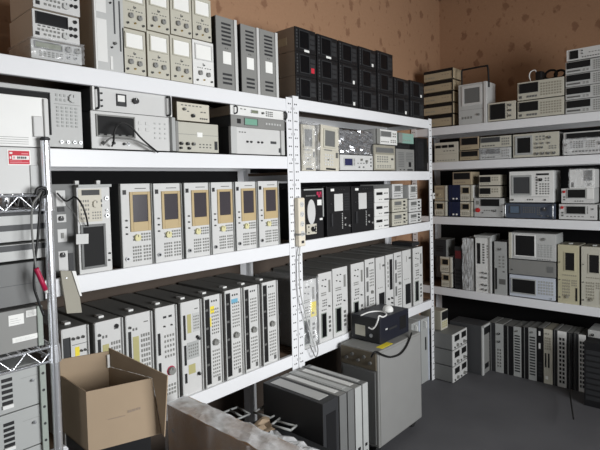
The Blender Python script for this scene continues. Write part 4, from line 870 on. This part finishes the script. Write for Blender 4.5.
def RK(name, label, cat, x1, yt, base, D=.3, yf=RY + .02, x0=-60):
    b = at(x1, yt + 15, Y=yf).x; a = b - .43; zt = at(max(0, min(x1, 20)), yt, Y=yf).z
    return T(name, label, cat, ((a + b) / 2, yf + D / 2, base), 0, b - a, zt - base, D)
z = zw1 + .006
c1 = RK('instrument_case', 'white case with a red warranty sticker, on the chrome rack top level', 'case', 45, 147.3, z)
c1.body('offwhite', 'offwhite', False, .01); c1.rail(.9, 1, 'lightgrey', .004, .0, .62); x_ = .70
c1.panel()
# the red sticker with its white bar
sx0, sz1 = at(7, 150, Y=RY + .018), None
u0 = (at(7.2, 160, Y=RY + .02).x - c1.o.location.x + c1.W / 2) / c1.W; u1 = (at(30.5, 160, Y=RY + .02).x - c1.o.location.x + c1.W / 2) / c1.W
v1 = (at(18, 149.8, Y=RY + .02).z - z) / c1.H; v0 = (at(18, 165.2, Y=RY + .02).z - z) / c1.H
s = c1.sticker(u0, v0, u1, v1, 'paper', 'sticker', ((.06, .07, .95, .93, 'sticker_red'), (.2, .36, .93, .62, 'paper'), (.1, .72, .22, .84, 'paper'), (.1, .4, .16, .56, 'paper'), (.6, .72, .9, .78, 'pinkish'), (.1, .16, .9, .2, 'pinkish'), (.1, .26, .6, .29, 'pinkish'), (.42, .42, .47, .56, 'charcoal'), (.5, .42, .54, .56, 'charcoal'), (.58, .42, .64, .56, 'charcoal'), (.68, .42, .72, .56, 'charcoal'), (.76, .42, .8, .56, 'charcoal'), (.26, .42, .32, .56, 'pinkish')))
s['label'] = 'red and white warranty sticker'
c2 = RK('instrument_case', 'white case with ribbed lower edge, on top of the red-stickered case', 'case', 47.5, 95.5, c1.top + .002)
c2.body('white', 'white', False, .01); c2.slots('vent', .5, .05, .87, .22, 4, 'midgrey', .2); c2.rail(.97, 1, 'offwhite', .008, .12, .98); c2.rect('latch', .9, .2, .965, .62, 'offwhite', .006, .003); c2.mark(.895, .2, .897, .62, 'key'); c2.panel()

z = zw2 + .006
u1_ = RK('grey_unit', 'grey unit with three paper labels, bottom of the pile on the chrome rack second level', 'rack unit', 42.5, 309, z, D=.32)
u1_.body('midgrey', 'midgrey', False, .005); u1_.rail(.965, 1, 'sage', .006)
def uv(t, px, py): p = at(px, py, Y=RY + .02); return (p.x - t.o.location.x + t.W / 2) / t.W, (p.z - t.o.location.z - t.fh) / (t.H - t.fh)
for (xa, ya, xb, yb) in ((8.7, 326.5, 23.5, 313), (26, 317.5, 37.5, 308.5), (12.5, 343.5, 40.3, 332)):
    a_ = uv(u1_, xa, ya); b_ = uv(u1_, xb, yb); u1_.sticker(a_[0], a_[1], b_[0], b_[1], 'paper', 'paper_label', ((.1, .2, .7, .24, 'lightgrey'), (.1, .4, .8, .44, 'lightgrey'), (.1, .6, .6, .64, 'lightgrey')))
u1_.panel()
u2_ = RK('grey_unit', 'plain grey unit second from the bottom on the chrome rack second level', 'rack unit', 45, 263, u1_.top + .004, D=.32); u2_.body('grey', 'grey', True); u2_.mark(.0, .48, 1, .49, 'darkgrey'); u2_.panel()
u3_ = RK('pale_unit', 'pale slim unit, third from the bottom on the chrome rack second level', 'rack unit', 46.5, 244, u2_.top + .001, D=.32); u3_.body('lightgrey', 'lightgrey', True); u3_.rect('trim_rail', 0, .6, 1, .95, 'darkgrey', .003); u3_.panel()
u4_ = RK('pale_unit', 'pale slim unit on top of the pile on the chrome rack second level', 'rack unit', 45.5, 212.5, u3_.top + .001, D=.32); u4_.body('lightgrey', 'lightgrey', True); u4_.rect('trim_rail', 0, .38, 1, .58, 'darkgrey', .003); u4_.rect('trim_rail', 0, .9, 1, 1, 'charcoal', .003); u4_.panel()
zl = zw2 - .46 + .006
z = zl
v0_ = RK('vented_unit', 'grey slotted unit just below the frame on the chrome rack lower level', 'rack unit', 43, 452, z, D=.32)
vv = [v0_]
for i, yt in enumerate((410.5, 366)):
    t = RK('vented_unit', 'grey unit with black slots and a screw, %s of the two under the truss' % ('lower', 'upper')[i], 'rack unit', 41.5 if i else 45, yt, vv[-1].top + .003, D=.32); vv.append(t)
for t in vv:
    t.body('greywhite', 'greywhite', False); a_ = uv(t, 2.5, 410)[0]; b_ = uv(t, 13.5, 410)[0]
    t.slots('vent', a_, .2, b_, .85, 5, 'black', .62); t.rect('handle', a_, .12, b_, .2, 'white', .006); cc = uv(t, 33.5, 410)[0]; t.bnc(cc, .6, .004, 'steel', 'steel', 'screw'); t.mark(uv(t, 22, 400)[0], .7, uv(t, 39, 400)[0], .705, 'midgrey'); t.panel()
# perforated side rail standing beside them
p0 = at(44.6, 420, Y=RY + .012)
bm = bmesh.new(); zt_ = at(44, 364, Y=RY + .012).z
bm_box(bm, -.008, .008, -.004, .004, zl, zt_)
for k in range(9): bm_cyl(bm, (0, -.0042, zl + .03 + k * .05), .004, .001, 'Y', 10, 1)
tag(obj('slotted_rail', bm, ['sage', 'charcoal'], None, (p0.x, RY + .012, 0)), 'pale perforated mounting rail upright beside the chrome post', 'rail')
# cables and the red probe hanging in front of the rack
yc = RY - .03
bm = bmesh.new(); bm_tube(bm, spline([at(41, 192, Y=yc + .01), at(38, 197, Y=yc), at(33, 204, Y=yc), at(31.5, 220, Y=yc), at(33, 245, Y=yc), at(36, 268, Y=yc)]), .0028)
pr = tag(obj('test_probe', bm, 'wire_grey'), 'crimson test probe hanging by a grey lead from the chrome rack', 'probe')
bm = bmesh.new(); a_, b_ = at(36, 268, Y=yc), at(45.5, 290, Y=yc); bm_tube(bm, [a_, a_.lerp(b_, .1), a_.lerp(b_, .6), b_], .007, 10); obj('grip', bm, 'magenta', pr)
bm = bmesh.new(); bm_tube(bm, [b_, b_ + (b_ - a_) * .14], .005, 8); obj('tip', bm, 'offwhite', pr)
bm = bmesh.new(); bm_tube(bm, spline([at(44, 191, Y=yc + .01), at(41, 199, Y=yc + .006), at(39.5, 215, Y=yc + .004), at(37.5, 240, Y=yc + .004), at(35, 262, Y=yc + .004), at(34, 285, Y=yc + .004), at(38, 300, Y=yc + .004), at(44, 316, Y=yc + .004)]), .0036)
tag(obj('test_lead', bm, 'wire_black'), 'black lead hanging down the front of the chrome rack', 'cable')
bm = bmesh.new(); c = at(41, 191, Y=yc + .012)
bm_tube(bm, spline([at(36, 195, Y=yc + .012), at(37, 189.5, Y=yc + .012), at(42, 187.8, Y=yc + .012), at(46, 190, Y=yc + .012), at(46, 195, Y=yc + .012), at(41, 197, Y=yc + .012)]), .005)
tag(obj('cable_knot', bm, 'wire_black'), 'knot of black cable tied on the wire rack edge', 'cable')

# ================================================================== open carton and what carries it
def prism(bm, pts, z0, z1, mi=0):
    a = [bm.verts.new((p[0], p[1], z0)) for p in pts]; b = [bm.verts.new((p[0], p[1], z1)) for p in pts]; n = len(pts)
    fs = [bm.faces.new(a[::-1]), bm.faces.new(b)] + [bm.faces.new((a[i], a[(i + 1) % n], b[(i + 1) % n], b[i])) for i in range(n)]
    for f in fs: f.material_index = mi
def quadslab(bm, q, n, th, mi=0):
    """slab from four 3-D corners, thickened along n"""
    n = Vector(n).normalized() * th
    vs = [bm.verts.new(p) for p in q] + [bm.verts.new(Vector(p) + n) for p in q]
    for f in ((0, 1, 2, 3), (7, 6, 5, 4), (0, 4, 5, 1), (1, 5, 6, 2), (2, 6, 7, 3), (3, 7, 4, 0)):
        bm.faces.new([vs[i] for i in f]).material_index = mi
zb = .91; zr = 1.10
Fp = at(86, 392, Z=zr)                       # near corner on the rim
Lp = at(60.3, 375.5, Z=zr); Rp = at(152, 378, Z=zr)
e1 = (Lp - Fp); e2 = (Rp - Fp); e1.z = 0; e2.z = 0
Bp = at(109, 366.5, Z=zr)
base = [Fp, Rp, Bp, Lp]
cen = (Fp + Rp + Bp + Lp) / 4; cen.z = zb
bx = tag(empty('cardboard_box', cen), 'open brown cardboard box with flaps up, in front of the lowest shelf', 'box')
th = .004
def low(p): return Rlow if p is Rp else p
Rlow = at(161.5, 433.5, Z=zb)
def wallp(name, A, B, zt, m_, label=None):
    d = (B - A).normalized(); n = Vector((-d.y, d.x, 0)); n = n if n.dot(cen - (A + B) / 2) > 0 else -n
    bm = bmesh.new(); q = [Vector((low(A).x, low(A).y, zb)) - cen, Vector((low(B).x, low(B).y, zb)) - cen, Vector((B.x, B.y, zt)) - cen, Vector((A.x, A.y, zt)) - cen]
    quadslab(bm, q, n, th); o = obj(name, bm, m_, bx)
    if label: o['label'] = label
    return o
fw = wallp('side_panel', Fp, Rp, zr, 'kraft'); wallp('side_panel', Lp, Fp, zr, 'kraft'); wallp('side_panel', Bp, Lp, zr, 'kraft'); wallp('side_panel', Rp, Bp, zr, 'kraft')
def flap(A, B, zt, lean):
    d = (B - A).normalized(); n = Vector((-d.y, d.x, 0)); n = n if n.dot(cen - (A + B) / 2) > 0 else -n
    bm = bmesh.new(); o_ = -n * lean
    q = [Vector((A.x, A.y, zr)) - cen, Vector((B.x, B.y, zr)) - cen, Vector((B.x, B.y, zt)) + o_ - cen, Vector((A.x, A.y, zt)) + o_ - cen]
    quadslab(bm, q, n, th); obj('flap', bm, 'kraft', bx)
flap(Bp, Lp, zr + .055, .0)
def onwall(px, py, P0, d):
    n = Vector((-d.y, d.x, 0)); r_ = at(px, py, Z=0) - CAM
    return CAM + r_ * ((P0 - CAM).dot(n) / r_.dot(n))
dR = (Bp - Rp).normalized(); q = [onwall(108, 348, Rp, dR), onwall(167, 376, Rp, dR), onwall(164, 437, Rp, dR), Vector((Rp.x, Rp.y, zb))]
q[0] = Vector((Bp.x, Bp.y, q[0].z))
nn = Vector((-dR.y, dR.x, 0)); nn = nn if nn.dot(cen - Rp) < 0 else -nn
bm = bmesh.new(); vs = [v - cen + nn * .001 for v in (q[0], q[1], q[2], Vector((Rlow.x, Rlow.y, zb)), Vector((Rp.x, Rp.y, zr)), Vector((Bp.x, Bp.y, zr)))]
a_ = [bm.verts.new(v) for v in vs]; b_ = [bm.verts.new(v + nn * th) for v in vs]
bm.faces.new(a_); bm.faces.new(b_[::-1])
for i in range(6): bm.faces.new((a_[i], b_[i], b_[(i + 1) % 6], a_[(i + 1) % 6]))
obj('flap', bm, 'kraft', bx)
bm = bmesh.new(); prism(bm, [(p.x - cen.x, p.y - cen.y) for p in base], 0, .004); obj('bottom', bm, 'kraft_dark', bx)
d = e2.normalized(); n_ = Vector((d.y, -d.x, 0)); n_ = n_ if n_.dot(cen - Fp) < 0 else -n_
bm = bmesh.new()
def onfront(s, v): return Fp + e2 * s + Vector((0, 0, -(zr - zb) * (1 - v))) + n_ * .0006 - cen
for (s0, s1, v) in ((.3, .56, .46), (.6, .66, .5), (.67, .72, .505), (.73, .76, .51), (.77, .8, .51)):
    quadslab(bm, [onfront(s0, v), onfront(s1, v), onfront(s1, v + (.012 if s0 == .3 else .04)), onfront(s0, v + (.012 if s0 == .3 else .04))], n_, .0005)
obj('print_mark', bm, 'brown_case', bx)
bm = bmesh.new(); q = Bp - cen; dd = (cen - Bp); dd.z = 0; dd.normalize(); 
bm_box(bm, q.x + dd.x * .008 - .004, q.x + dd.x * .008 + .004, q.y + dd.y * .008 - .004, q.y + dd.y * .008 + .004, zr - zb + .0, zr - zb + .045); obj('tape', bm, 'paper', bx)
# black bin under the carton
bn = tag(empty('black_bin', (cen.x, cen.y, 0)), 'black storage bin under the open cardboard box', 'bin')
sc_ = .93; bp = [((p.x - cen.x) * sc_, (p.y - cen.y) * sc_) for p in base]
bm = bmesh.new(); prism(bm, [(x * .95, y * .95) for x, y in bp], 0, zb - .05); obj('body', bm, 'satin_black', bn)
bm = bmesh.new(); prism(bm, bp, zb - .05, zb - .002); obj('lid', bm, 'black', bn)

# ================================================================== carton in clear plastic, foreground
X0 = 1.17
far = at(167, 404, X=X0); zt = far.z
cb = tag(empty('wrapped_carton', (X0 + .055, far.y - .55, 0)), 'tall brown carton wrapped in clear plastic, bottom foreground', 'carton')
bm = bmesh.new(); bm_box(bm, -.055, .055, -.55, .55, 0, zt, .004); obj('carton', bm, 'carton_brown', cb)
rnd = random.Random(12)
def film_patch(name, mt, f, nu, nv):
    bm = bmesh.new(); G = {}
    for i in range(nu + 1):
        for j in range(nv + 1): G[i, j] = bm.verts.new(f(i / nu, j / nv))
    for i in range(nu):
        for j in range(nv): bm.faces.new((G[i, j], G[i + 1, j], G[i + 1, j + 1], G[i, j + 1]))
    o = obj(name, bm, mt, cb); return o
ridges = [(rnd.uniform(0, 1), rnd.uniform(-.25, .25), rnd.uniform(.006, .016), rnd.uniform(.012, .03)) for _ in range(16)]
def sidef(u, v):
    d = .003
    for (c, sl, a, w) in ridges: d += a * max(0, 1 - abs(u - c - sl * (v - .5)) / w)
    return (-.058 - d, -.556 + 1.112 * u, .01 + (zt - .004) * v)
film_patch('plastic_wrap', 'film', sidef, 110, 10)
ridg2 = [(rnd.uniform(0, 1), rnd.uniform(-.4, .4), rnd.uniform(.002, .006), rnd.uniform(.02, .05)) for _ in range(18)]
def topf(u, v):
    d = .004
    for (c, sl, a, w) in ridg2: d += a * max(0, 1 - abs(u - c - sl * (v - .5)) / w)
    return (-.061 + .135 * v, -.556 + 1.112 * u, zt + d - max(0, v - .85) * .3)
film_patch('plastic_wrap', 'film_milky', topf, 110, 8)
def endf(u, v):
    return (-.061 + .122 * u, .556 + .006 * math.sin(u * 17), .01 + (zt - .004) * v)
film_patch('plastic_wrap', 'film', endf, 8, 6)

# ================================================================== heap between the cartons and the rack cabinet
for i, (xx, w, d0, d1, h, m_, lab) in enumerate(((1.41, .14, 1.42, 1.97, .43, 'charcoal', 'first from the wrapped carton'), (1.57, .14, 1.38, 1.97, .45, 'darkgrey', 'second from the wrapped carton'), (1.73, .14, 1.45, 1.97, .44, 'charcoal', 'third from the wrapped carton'))):
    t = T('dark_unit', 'dark grey equipment case under the lowest shelf, ' + lab, 'equipment case', (xx, (d0 + d1) / 2, 0), 0, w, h, d1 - d0, 'dark cases on the floor under the lowest shelf')
    t.body(m_, 'grey', False); t.rect('slot', .2, .5, .8, .9, 'black', .003); t.bnc(.5, .3, .008); t.slots('vent', .15, .06, .85, .22, 5, 'black', .5); t.panel()
slabx = 1.835
for i, (w, h, m_, pm, lab) in enumerate(((.125, .56, 'charcoal', 'charcoal', 'first, with the black front'), (.06, .555, 'midgrey', 'grey', 'second'), (.055, .555, 'greywhite', 'grey', 'third'), (.06, .55, 'midgrey', 'greywhite', 'fourth'), (.05, .55, 'grey', 'greywhite', 'fifth, against the rack cabinet'))):
    t = T('slim_chassis', 'slim grey chassis standing on edge left of the rack cabinet, ' + lab, 'chassis', (slabx + w / 2, 1.765, 0), 0, w, h + .065, .43, 'slim chassis standing on edge')
    t.body(m_, pm, False, .003); slabx += w + .01
    t.slots('vent', .3, .1, .7, .5, 6, 'black', .4) if i else t.rect('slot', .2, .2, .8, .9, 'black', .002)
    t.panel()
    bm = bmesh.new()
    bm_box(bm, -w * .3, w * .3, -.17, .18, t.H - .001, t.H + .0015)
    obj('top_plate', bm, 'white' if i % 2 else 'lightgrey', t.o)

kz = .50
def crumple(name, mt, pts, n, amp, seed, label, cat, z0):
    rnd = random.Random(seed); P = [at(x, y, Z=z0) for x, y in pts]; c = sum(P, Vector()) / 4; bm = bmesh.new(); G = {}
    for i in range(n + 1):
        for j in range(n + 1):
            u, v = i / n, j / n
            q = P[0].lerp(P[1], u).lerp(P[3].lerp(P[2], u), v) - c
            G[i, j] = bm.verts.new(q + Vector((rnd.uniform(-amp, amp) * .5, rnd.uniform(-amp, amp) * .5, rnd.uniform(0, amp))))
    for i in range(n):
        for j in range(n): bm.faces.new((G[i, j], G[i + 1, j], G[i + 1, j + 1], G[i, j + 1]))
    o = obj(name, bm, mt, None, c); md = o.modifiers.new('thickness', 'SOLIDIFY'); md.thickness = .002
    return tag(o, label, cat)
crumple('kraft_sheet', 'kraft', ((238, 433), (266, 418), (275, 432), (250, 446)), 6, .022, 3, 'torn piece of brown kraft cardboard on the dark equipment cases', 'cardboard', .47)
crumple('plastic_sheet', 'film_milky', ((250, 443), (274, 432), (320, 452), (275, 475)), 9, .02, 5, 'crumpled clear plastic sheet in the bottom foreground', 'plastic sheet', .455)
for k, (px, py, rz) in enumerate(((286, 424, .2), (236, 414, -.1), (268, 412, .1))):
    p = at(px, py, Z=.46); bm = bmesh.new()
    for (a, b) in (((-.05, -.06), (.05, -.06)), ((.05, -.06), (.05, .06)), ((.05, .06), (-.05, .06)), ((-.05, .06), (-.05, -.06)), ((0, -.06), (0, .06))):
        bm_tube(bm, [(a[0], a[1], .008), (b[0], b[1], .008)], .006, 6)
    tag(obj('wire_grid', bm, 'greywhite', None, (p.x, p.y, .455), (0, 0, rz)), 'small grey metal frame on the dark cases, ' + ('nearest the slim chassis', 'nearest the wrapped carton', 'beneath the shelf beam')[k], 'frame', 'grey metal frames')
# ================================================================== rack cabinet on casters, with the black box
zc0, zc1 = .06, .668
pL = at(379.5, 449, Z=.06); cx0, cy0 = pL.x, pL.y; cx1 = at(422, 420, Y=cy0).x; cy1 = 1.975
cab = tag(empty('rack_cabinet', ((cx0 + cx1) / 2, (cy0 + cy1) / 2, 0)), 'grey equipment cabinet on casters in front of the middle bay', 'equipment cabinet')
hx, hy = (cx1 - cx0) / 2, (cy1 - cy0) / 2
bm = bmesh.new(); bm_box(bm, -hx, hx, -hy, hy, zc0, zc1, .006); obj('case', bm, 'midgrey', cab)
bm = bmesh.new(); bm_box(bm, -hx + .015, hx - .01, -hy - .004, -hy + .002, zc0 + .01, zc1 - .012, .002); obj('side_panel', bm, 'cabinet_grey', cab)
bm = bmesh.new(); bm_box(bm, -hx - .006, -hx + .002, -hy + .02, hy - .02, zc0 + .02, zc1 - .13, .002); obj('front_panel', bm, 'grey', cab)
bm = bmesh.new(); bm_box(bm, -hx - .008, -hx + .002, -hy + .01, hy - .01, zc1 - .12, zc1 - .008, .003); fp = obj('control_panel', bm, 'panel_tan', cab)
for k in range(5):
    bm = bmesh.new(); bm_cyl(bm, (0, 0, 0), .010, .016, 'X', 16, 0, None, .002); obj('knob', bm, 'dkey', fp, (-hx - .014, -hy + .05 + k * .045, zc1 - .075 + .03 * (k % 2)))
for sx in (-1, 1):
    for sy in (-1, 1):
        bm = bmesh.new(); bm_cyl(bm, (sx * (hx - .05), sy * (hy - .05), .032), .032, .024, 'Y', 20, 0, None, .004); bm_box(bm, sx * (hx - .05) - .012, sx * (hx - .05) + .012, sy * (hy - .05) - .018, sy * (hy - .05) + .018, .05, zc0 + .002, 0, 1); obj('caster', bm, ['rubber', 'steel'], cab)
bm = bmesh.new(); pA = at(388, 349, Z=zc1); pB = at(400, 342.5, Z=zc1)
bm_box(bm, .07 - hx + .0, .2 - hx, -hy + .015, -hy + .06, zc1 - .001, zc1 + .0015); obj('sticker', bm, 'sticker_yellow', cab)
bm = bmesh.new(); yk = cy0 - .012
bm_tube(bm, spline([at(371, 357, Y=yk + .02), at(374, 352.5, Y=yk), at(377, 352, Y=yk - .004), at(383, 355, Y=yk - .004), at(391, 357, Y=yk - .004), at(400, 354, Y=yk - .004), at(406, 347, Y=yk - .004), at(410, 338, Y=yk), at(411.5, 333, Y=yk + .012)]), .006)
tag(obj('draped_cable', bm, 'wire_black'), 'black cord draped across the side of the grey rack cabinet', 'cable')
q_ = at(380.5, 345, Z=zc1); bx0, by0 = q_.x, q_.y; bx1 = at(409, 335, Y=by0).x; by1 = 1.975; print('cab', cx0, cx1, cy0, 'box', bx0, bx1, by0)
bb = tag(empty('ups_box', ((bx0 + bx1) / 2, (by0 + by1) / 2, zc1 + .0015)), 'black metal box with a white label on the rack cabinet', 'power unit')
hx, hy, hb = (bx1 - bx0) / 2, (by1 - by0) / 2, .165
bm = bmesh.new(); bm_box(bm, -hx, hx, -hy, hy, 0, hb, .005); obj('case', bm, 'navy_black', bb)
bm = bmesh.new(); bm_box(bm, -hx - .005, -hx + .002, -hy + .006, hy - .006, .006, hb - .006, .002); fr = obj('front_panel', bm, 'satin_black', bb)
bm = bmesh.new(); bm_box(bm, -hx - .0065, -hx - .004, .0, .08, .035, .105); obj('label', bm, 'beige', fr)
bm = bmesh.new(); bm_cyl(bm, (-hx - .008, -.05, .05), .012, .012, 'X', 16); obj('connector', bm, 'steel', fr)
bm = bmesh.new(); bm_cyl(bm, (-hx - .008, -.06, .1), .012, .012, 'X', 16); obj('knob', bm, 'dkey', fr)
bm = bmesh.new(); bm_box(bm, hx - .12, hx - .04, -hy - .002, -hy + .001, .04, .13, .002); obj('vent', bm, 'void', bb)
bm = bmesh.new(); bm_box(bm, -hx + .1, -hx + .2, -hy - .002, -hy + .001, .07, .085); obj('emblem', bm, 'charcoal', bb)
bm = bmesh.new(); bm_box(bm, -hx + .06, -hx + .085, -hy - .002, -hy + .001, .08, .09); obj('sticker', bm, 'lightgrey', bb)
ztb = zc1 + .0015 + hb
c = at(388, 311.5, Z=ztb); bm = bmesh.new(); bmesh.ops.create_uvsphere(bm, u_segments=20, v_segments=12, radius=.036)
for v in bm.verts:
    v.co.z = max(v.co.z, -.012) * .95 + .0118
tag(obj('plug_adapter', bm, 'white', None, (c.x, c.y + .0, ztb + .0)), 'white dome shaped plug on top of the black box', 'adapter')
bm = bmesh.new()
bm_tube(bm, spline([at(361, 315.5, Z=ztb + .005), at(368, 312.5, Z=ztb + .006), at(376, 311.3, Z=ztb + .006), at(383, 312, Z=ztb + .006), at(386.5, 314.5, Z=ztb + .006), at(383, 317, Z=ztb + .006), at(379, 316, Z=ztb + .02), at(378, 320, X=bx0 - .012), at(375.5, 326, X=bx0 - .014), at(372, 329, X=bx0 - .02), at(368.5, 327.5, X=bx0 - .02)]), .005)
tag(obj('curled_cable', bm, 'wire_white'), 'white cord curling over the front of the black box', 'cable')
# two pale units with bracket handles right of the cabinet
for i, (xa, xb, yt) in enumerate(((411.6, 419.7, 327.5), (421, 428.7, 323.5))):
    a = at(xa, yt + 10, Y=2.03).x; b = at(xb, yt + 10, Y=2.03).x; h = .55
    t = T('pale_chassis', 'pale upright chassis with a bracket handle, %s of two right of the rack cabinet' % ('left', 'right')[i], 'chassis', ((a + b) / 2, 2.03 + .19, 0), 0, b - a, h, .38, 'pale upright chassis')
    t.body('lightgrey', 'greywhite', False); t.bar(.3, 'white', .86, .97, .004, .03); t.rail(.86, 1, 'bluewhite', .006); t.rect('slot', .5, .5, .66, .7, 'black', .002); t.panel()

# ================================================================== things on the floor in the far corner
def CN(name, label, cat, x0, x1, ypx, X1, z0, h, dd):
    p = at(x0, ypx, X=X1); y = p.y; b = at(x1, ypx, Y=y).x
    return T(name, label, cat, ((X1 + b) / 2, y + dd / 2, z0), 0, b - X1, h, dd)
z = 0; hh = .138; stk = []
for i in range(3):
    t = CN('twin_meter', 'grey unit with two black windows, %s of the stack in the corner' % ('bottom', 'middle', 'top')[i], 'test meter', 452.7, 467, 340, 3.875, z, hh, .34); z = t.top + .001; stk.append(t)
    t.o['group'] = 'twin-window units stacked in the corner'
    t.body('grey', 'offwhite', True); t.scr(.06, .45, .46, .95, 'offwhite', 'void', .1); t.scr(.54, .45, .94, .95, 'offwhite', 'void', .1); t.knob(.3, .22, .014, 'key'); t.knob(.76, .22, .014, 'key'); t.bnc(.12, .14, .008, 'dkey'); t.bnc(.55, .14, .008, 'dkey'); t.bnc(.92, .14, .006, 'dkey'); t.panel()
y = stk[-1].o.location.y - .17 + .13
t = T('small_counter', 'small beige meter sitting on the twin-window stack', 'test meter', (3.995, y + .1, z), 0, .125, .168, .2)
t.body('taupe', 'beige', False); t.scr(.08, .52, .92, .94, 'charcoal', 'void', .08); t.btns(.1, .1, .9, .44, 3, 3, 'olive', .6); t.panel()
t = CN('metal_cabinet', 'large dark grey cabinet with a pale frame, behind the twin-window stack', 'cabinet', 482, 490.8, 340, 4.2, 0, .436, .30)
t.body('darkgrey', 'midgrey', False); t.rail(0, .14, 'lightgrey', .008); t.rail(.86, 1, 'lightgrey', .008); t.rect('trim_rail', 0, .96, 1, 1, 'lightgrey', .008); t.rect('slot', .2, .8, .8, .94, 'black', .003); t.rect('slot', .3, .1, .7, .2, 'black', .003); t.panel()

# ------------------------------------------------------------------ light
def area(name, loc, rot, sx, sy, e, col=(1, 1, 1)):
    l = bpy.data.lights.new(name, 'AREA'); l.shape = 'RECTANGLE'; l.size = sx; l.size_y = sy; l.energy = e; l.color = col
    o = bpy.data.objects.new(name, l); COL.objects.link(o); o.location = loc; o.rotation_euler = rot; return o
wl = area('window_daylight', ((WX0 + WX1) / 2, ROOM['y0'] - .06, (WZ0 + WZ1) / 2), (PI / 2, 0, 0), WX1 - WX0 - .1, WZ1 - WZ0 - .1, 230, (.97, .985, 1))
wl.data.spread = 2.2; wl.rotation_euler.x = PI / 2 - .12
area('doorway_fill', (ROOM['x0'] - .06, (DY0 + DY1) / 2, DZ / 2 + .2), (0, -PI / 2, 0), DZ - .5, DY1 - DY0 - .1, 26, (.97, .985, 1))  # added fill for faces turned towards the unseen wall
w = bpy.data.worlds.new('world'); SC.world = w; w.use_nodes = True
w.node_tree.nodes['Background'].inputs[0].default_value = (.8, .9, 1, 1); w.node_tree.nodes['Background'].inputs[1].default_value = .6
SC.view_settings.view_transform = 'Standard'; SC.view_settings.look = 'None'; SC.view_settings.exposure = -1.2; SC.view_settings.gamma = 1
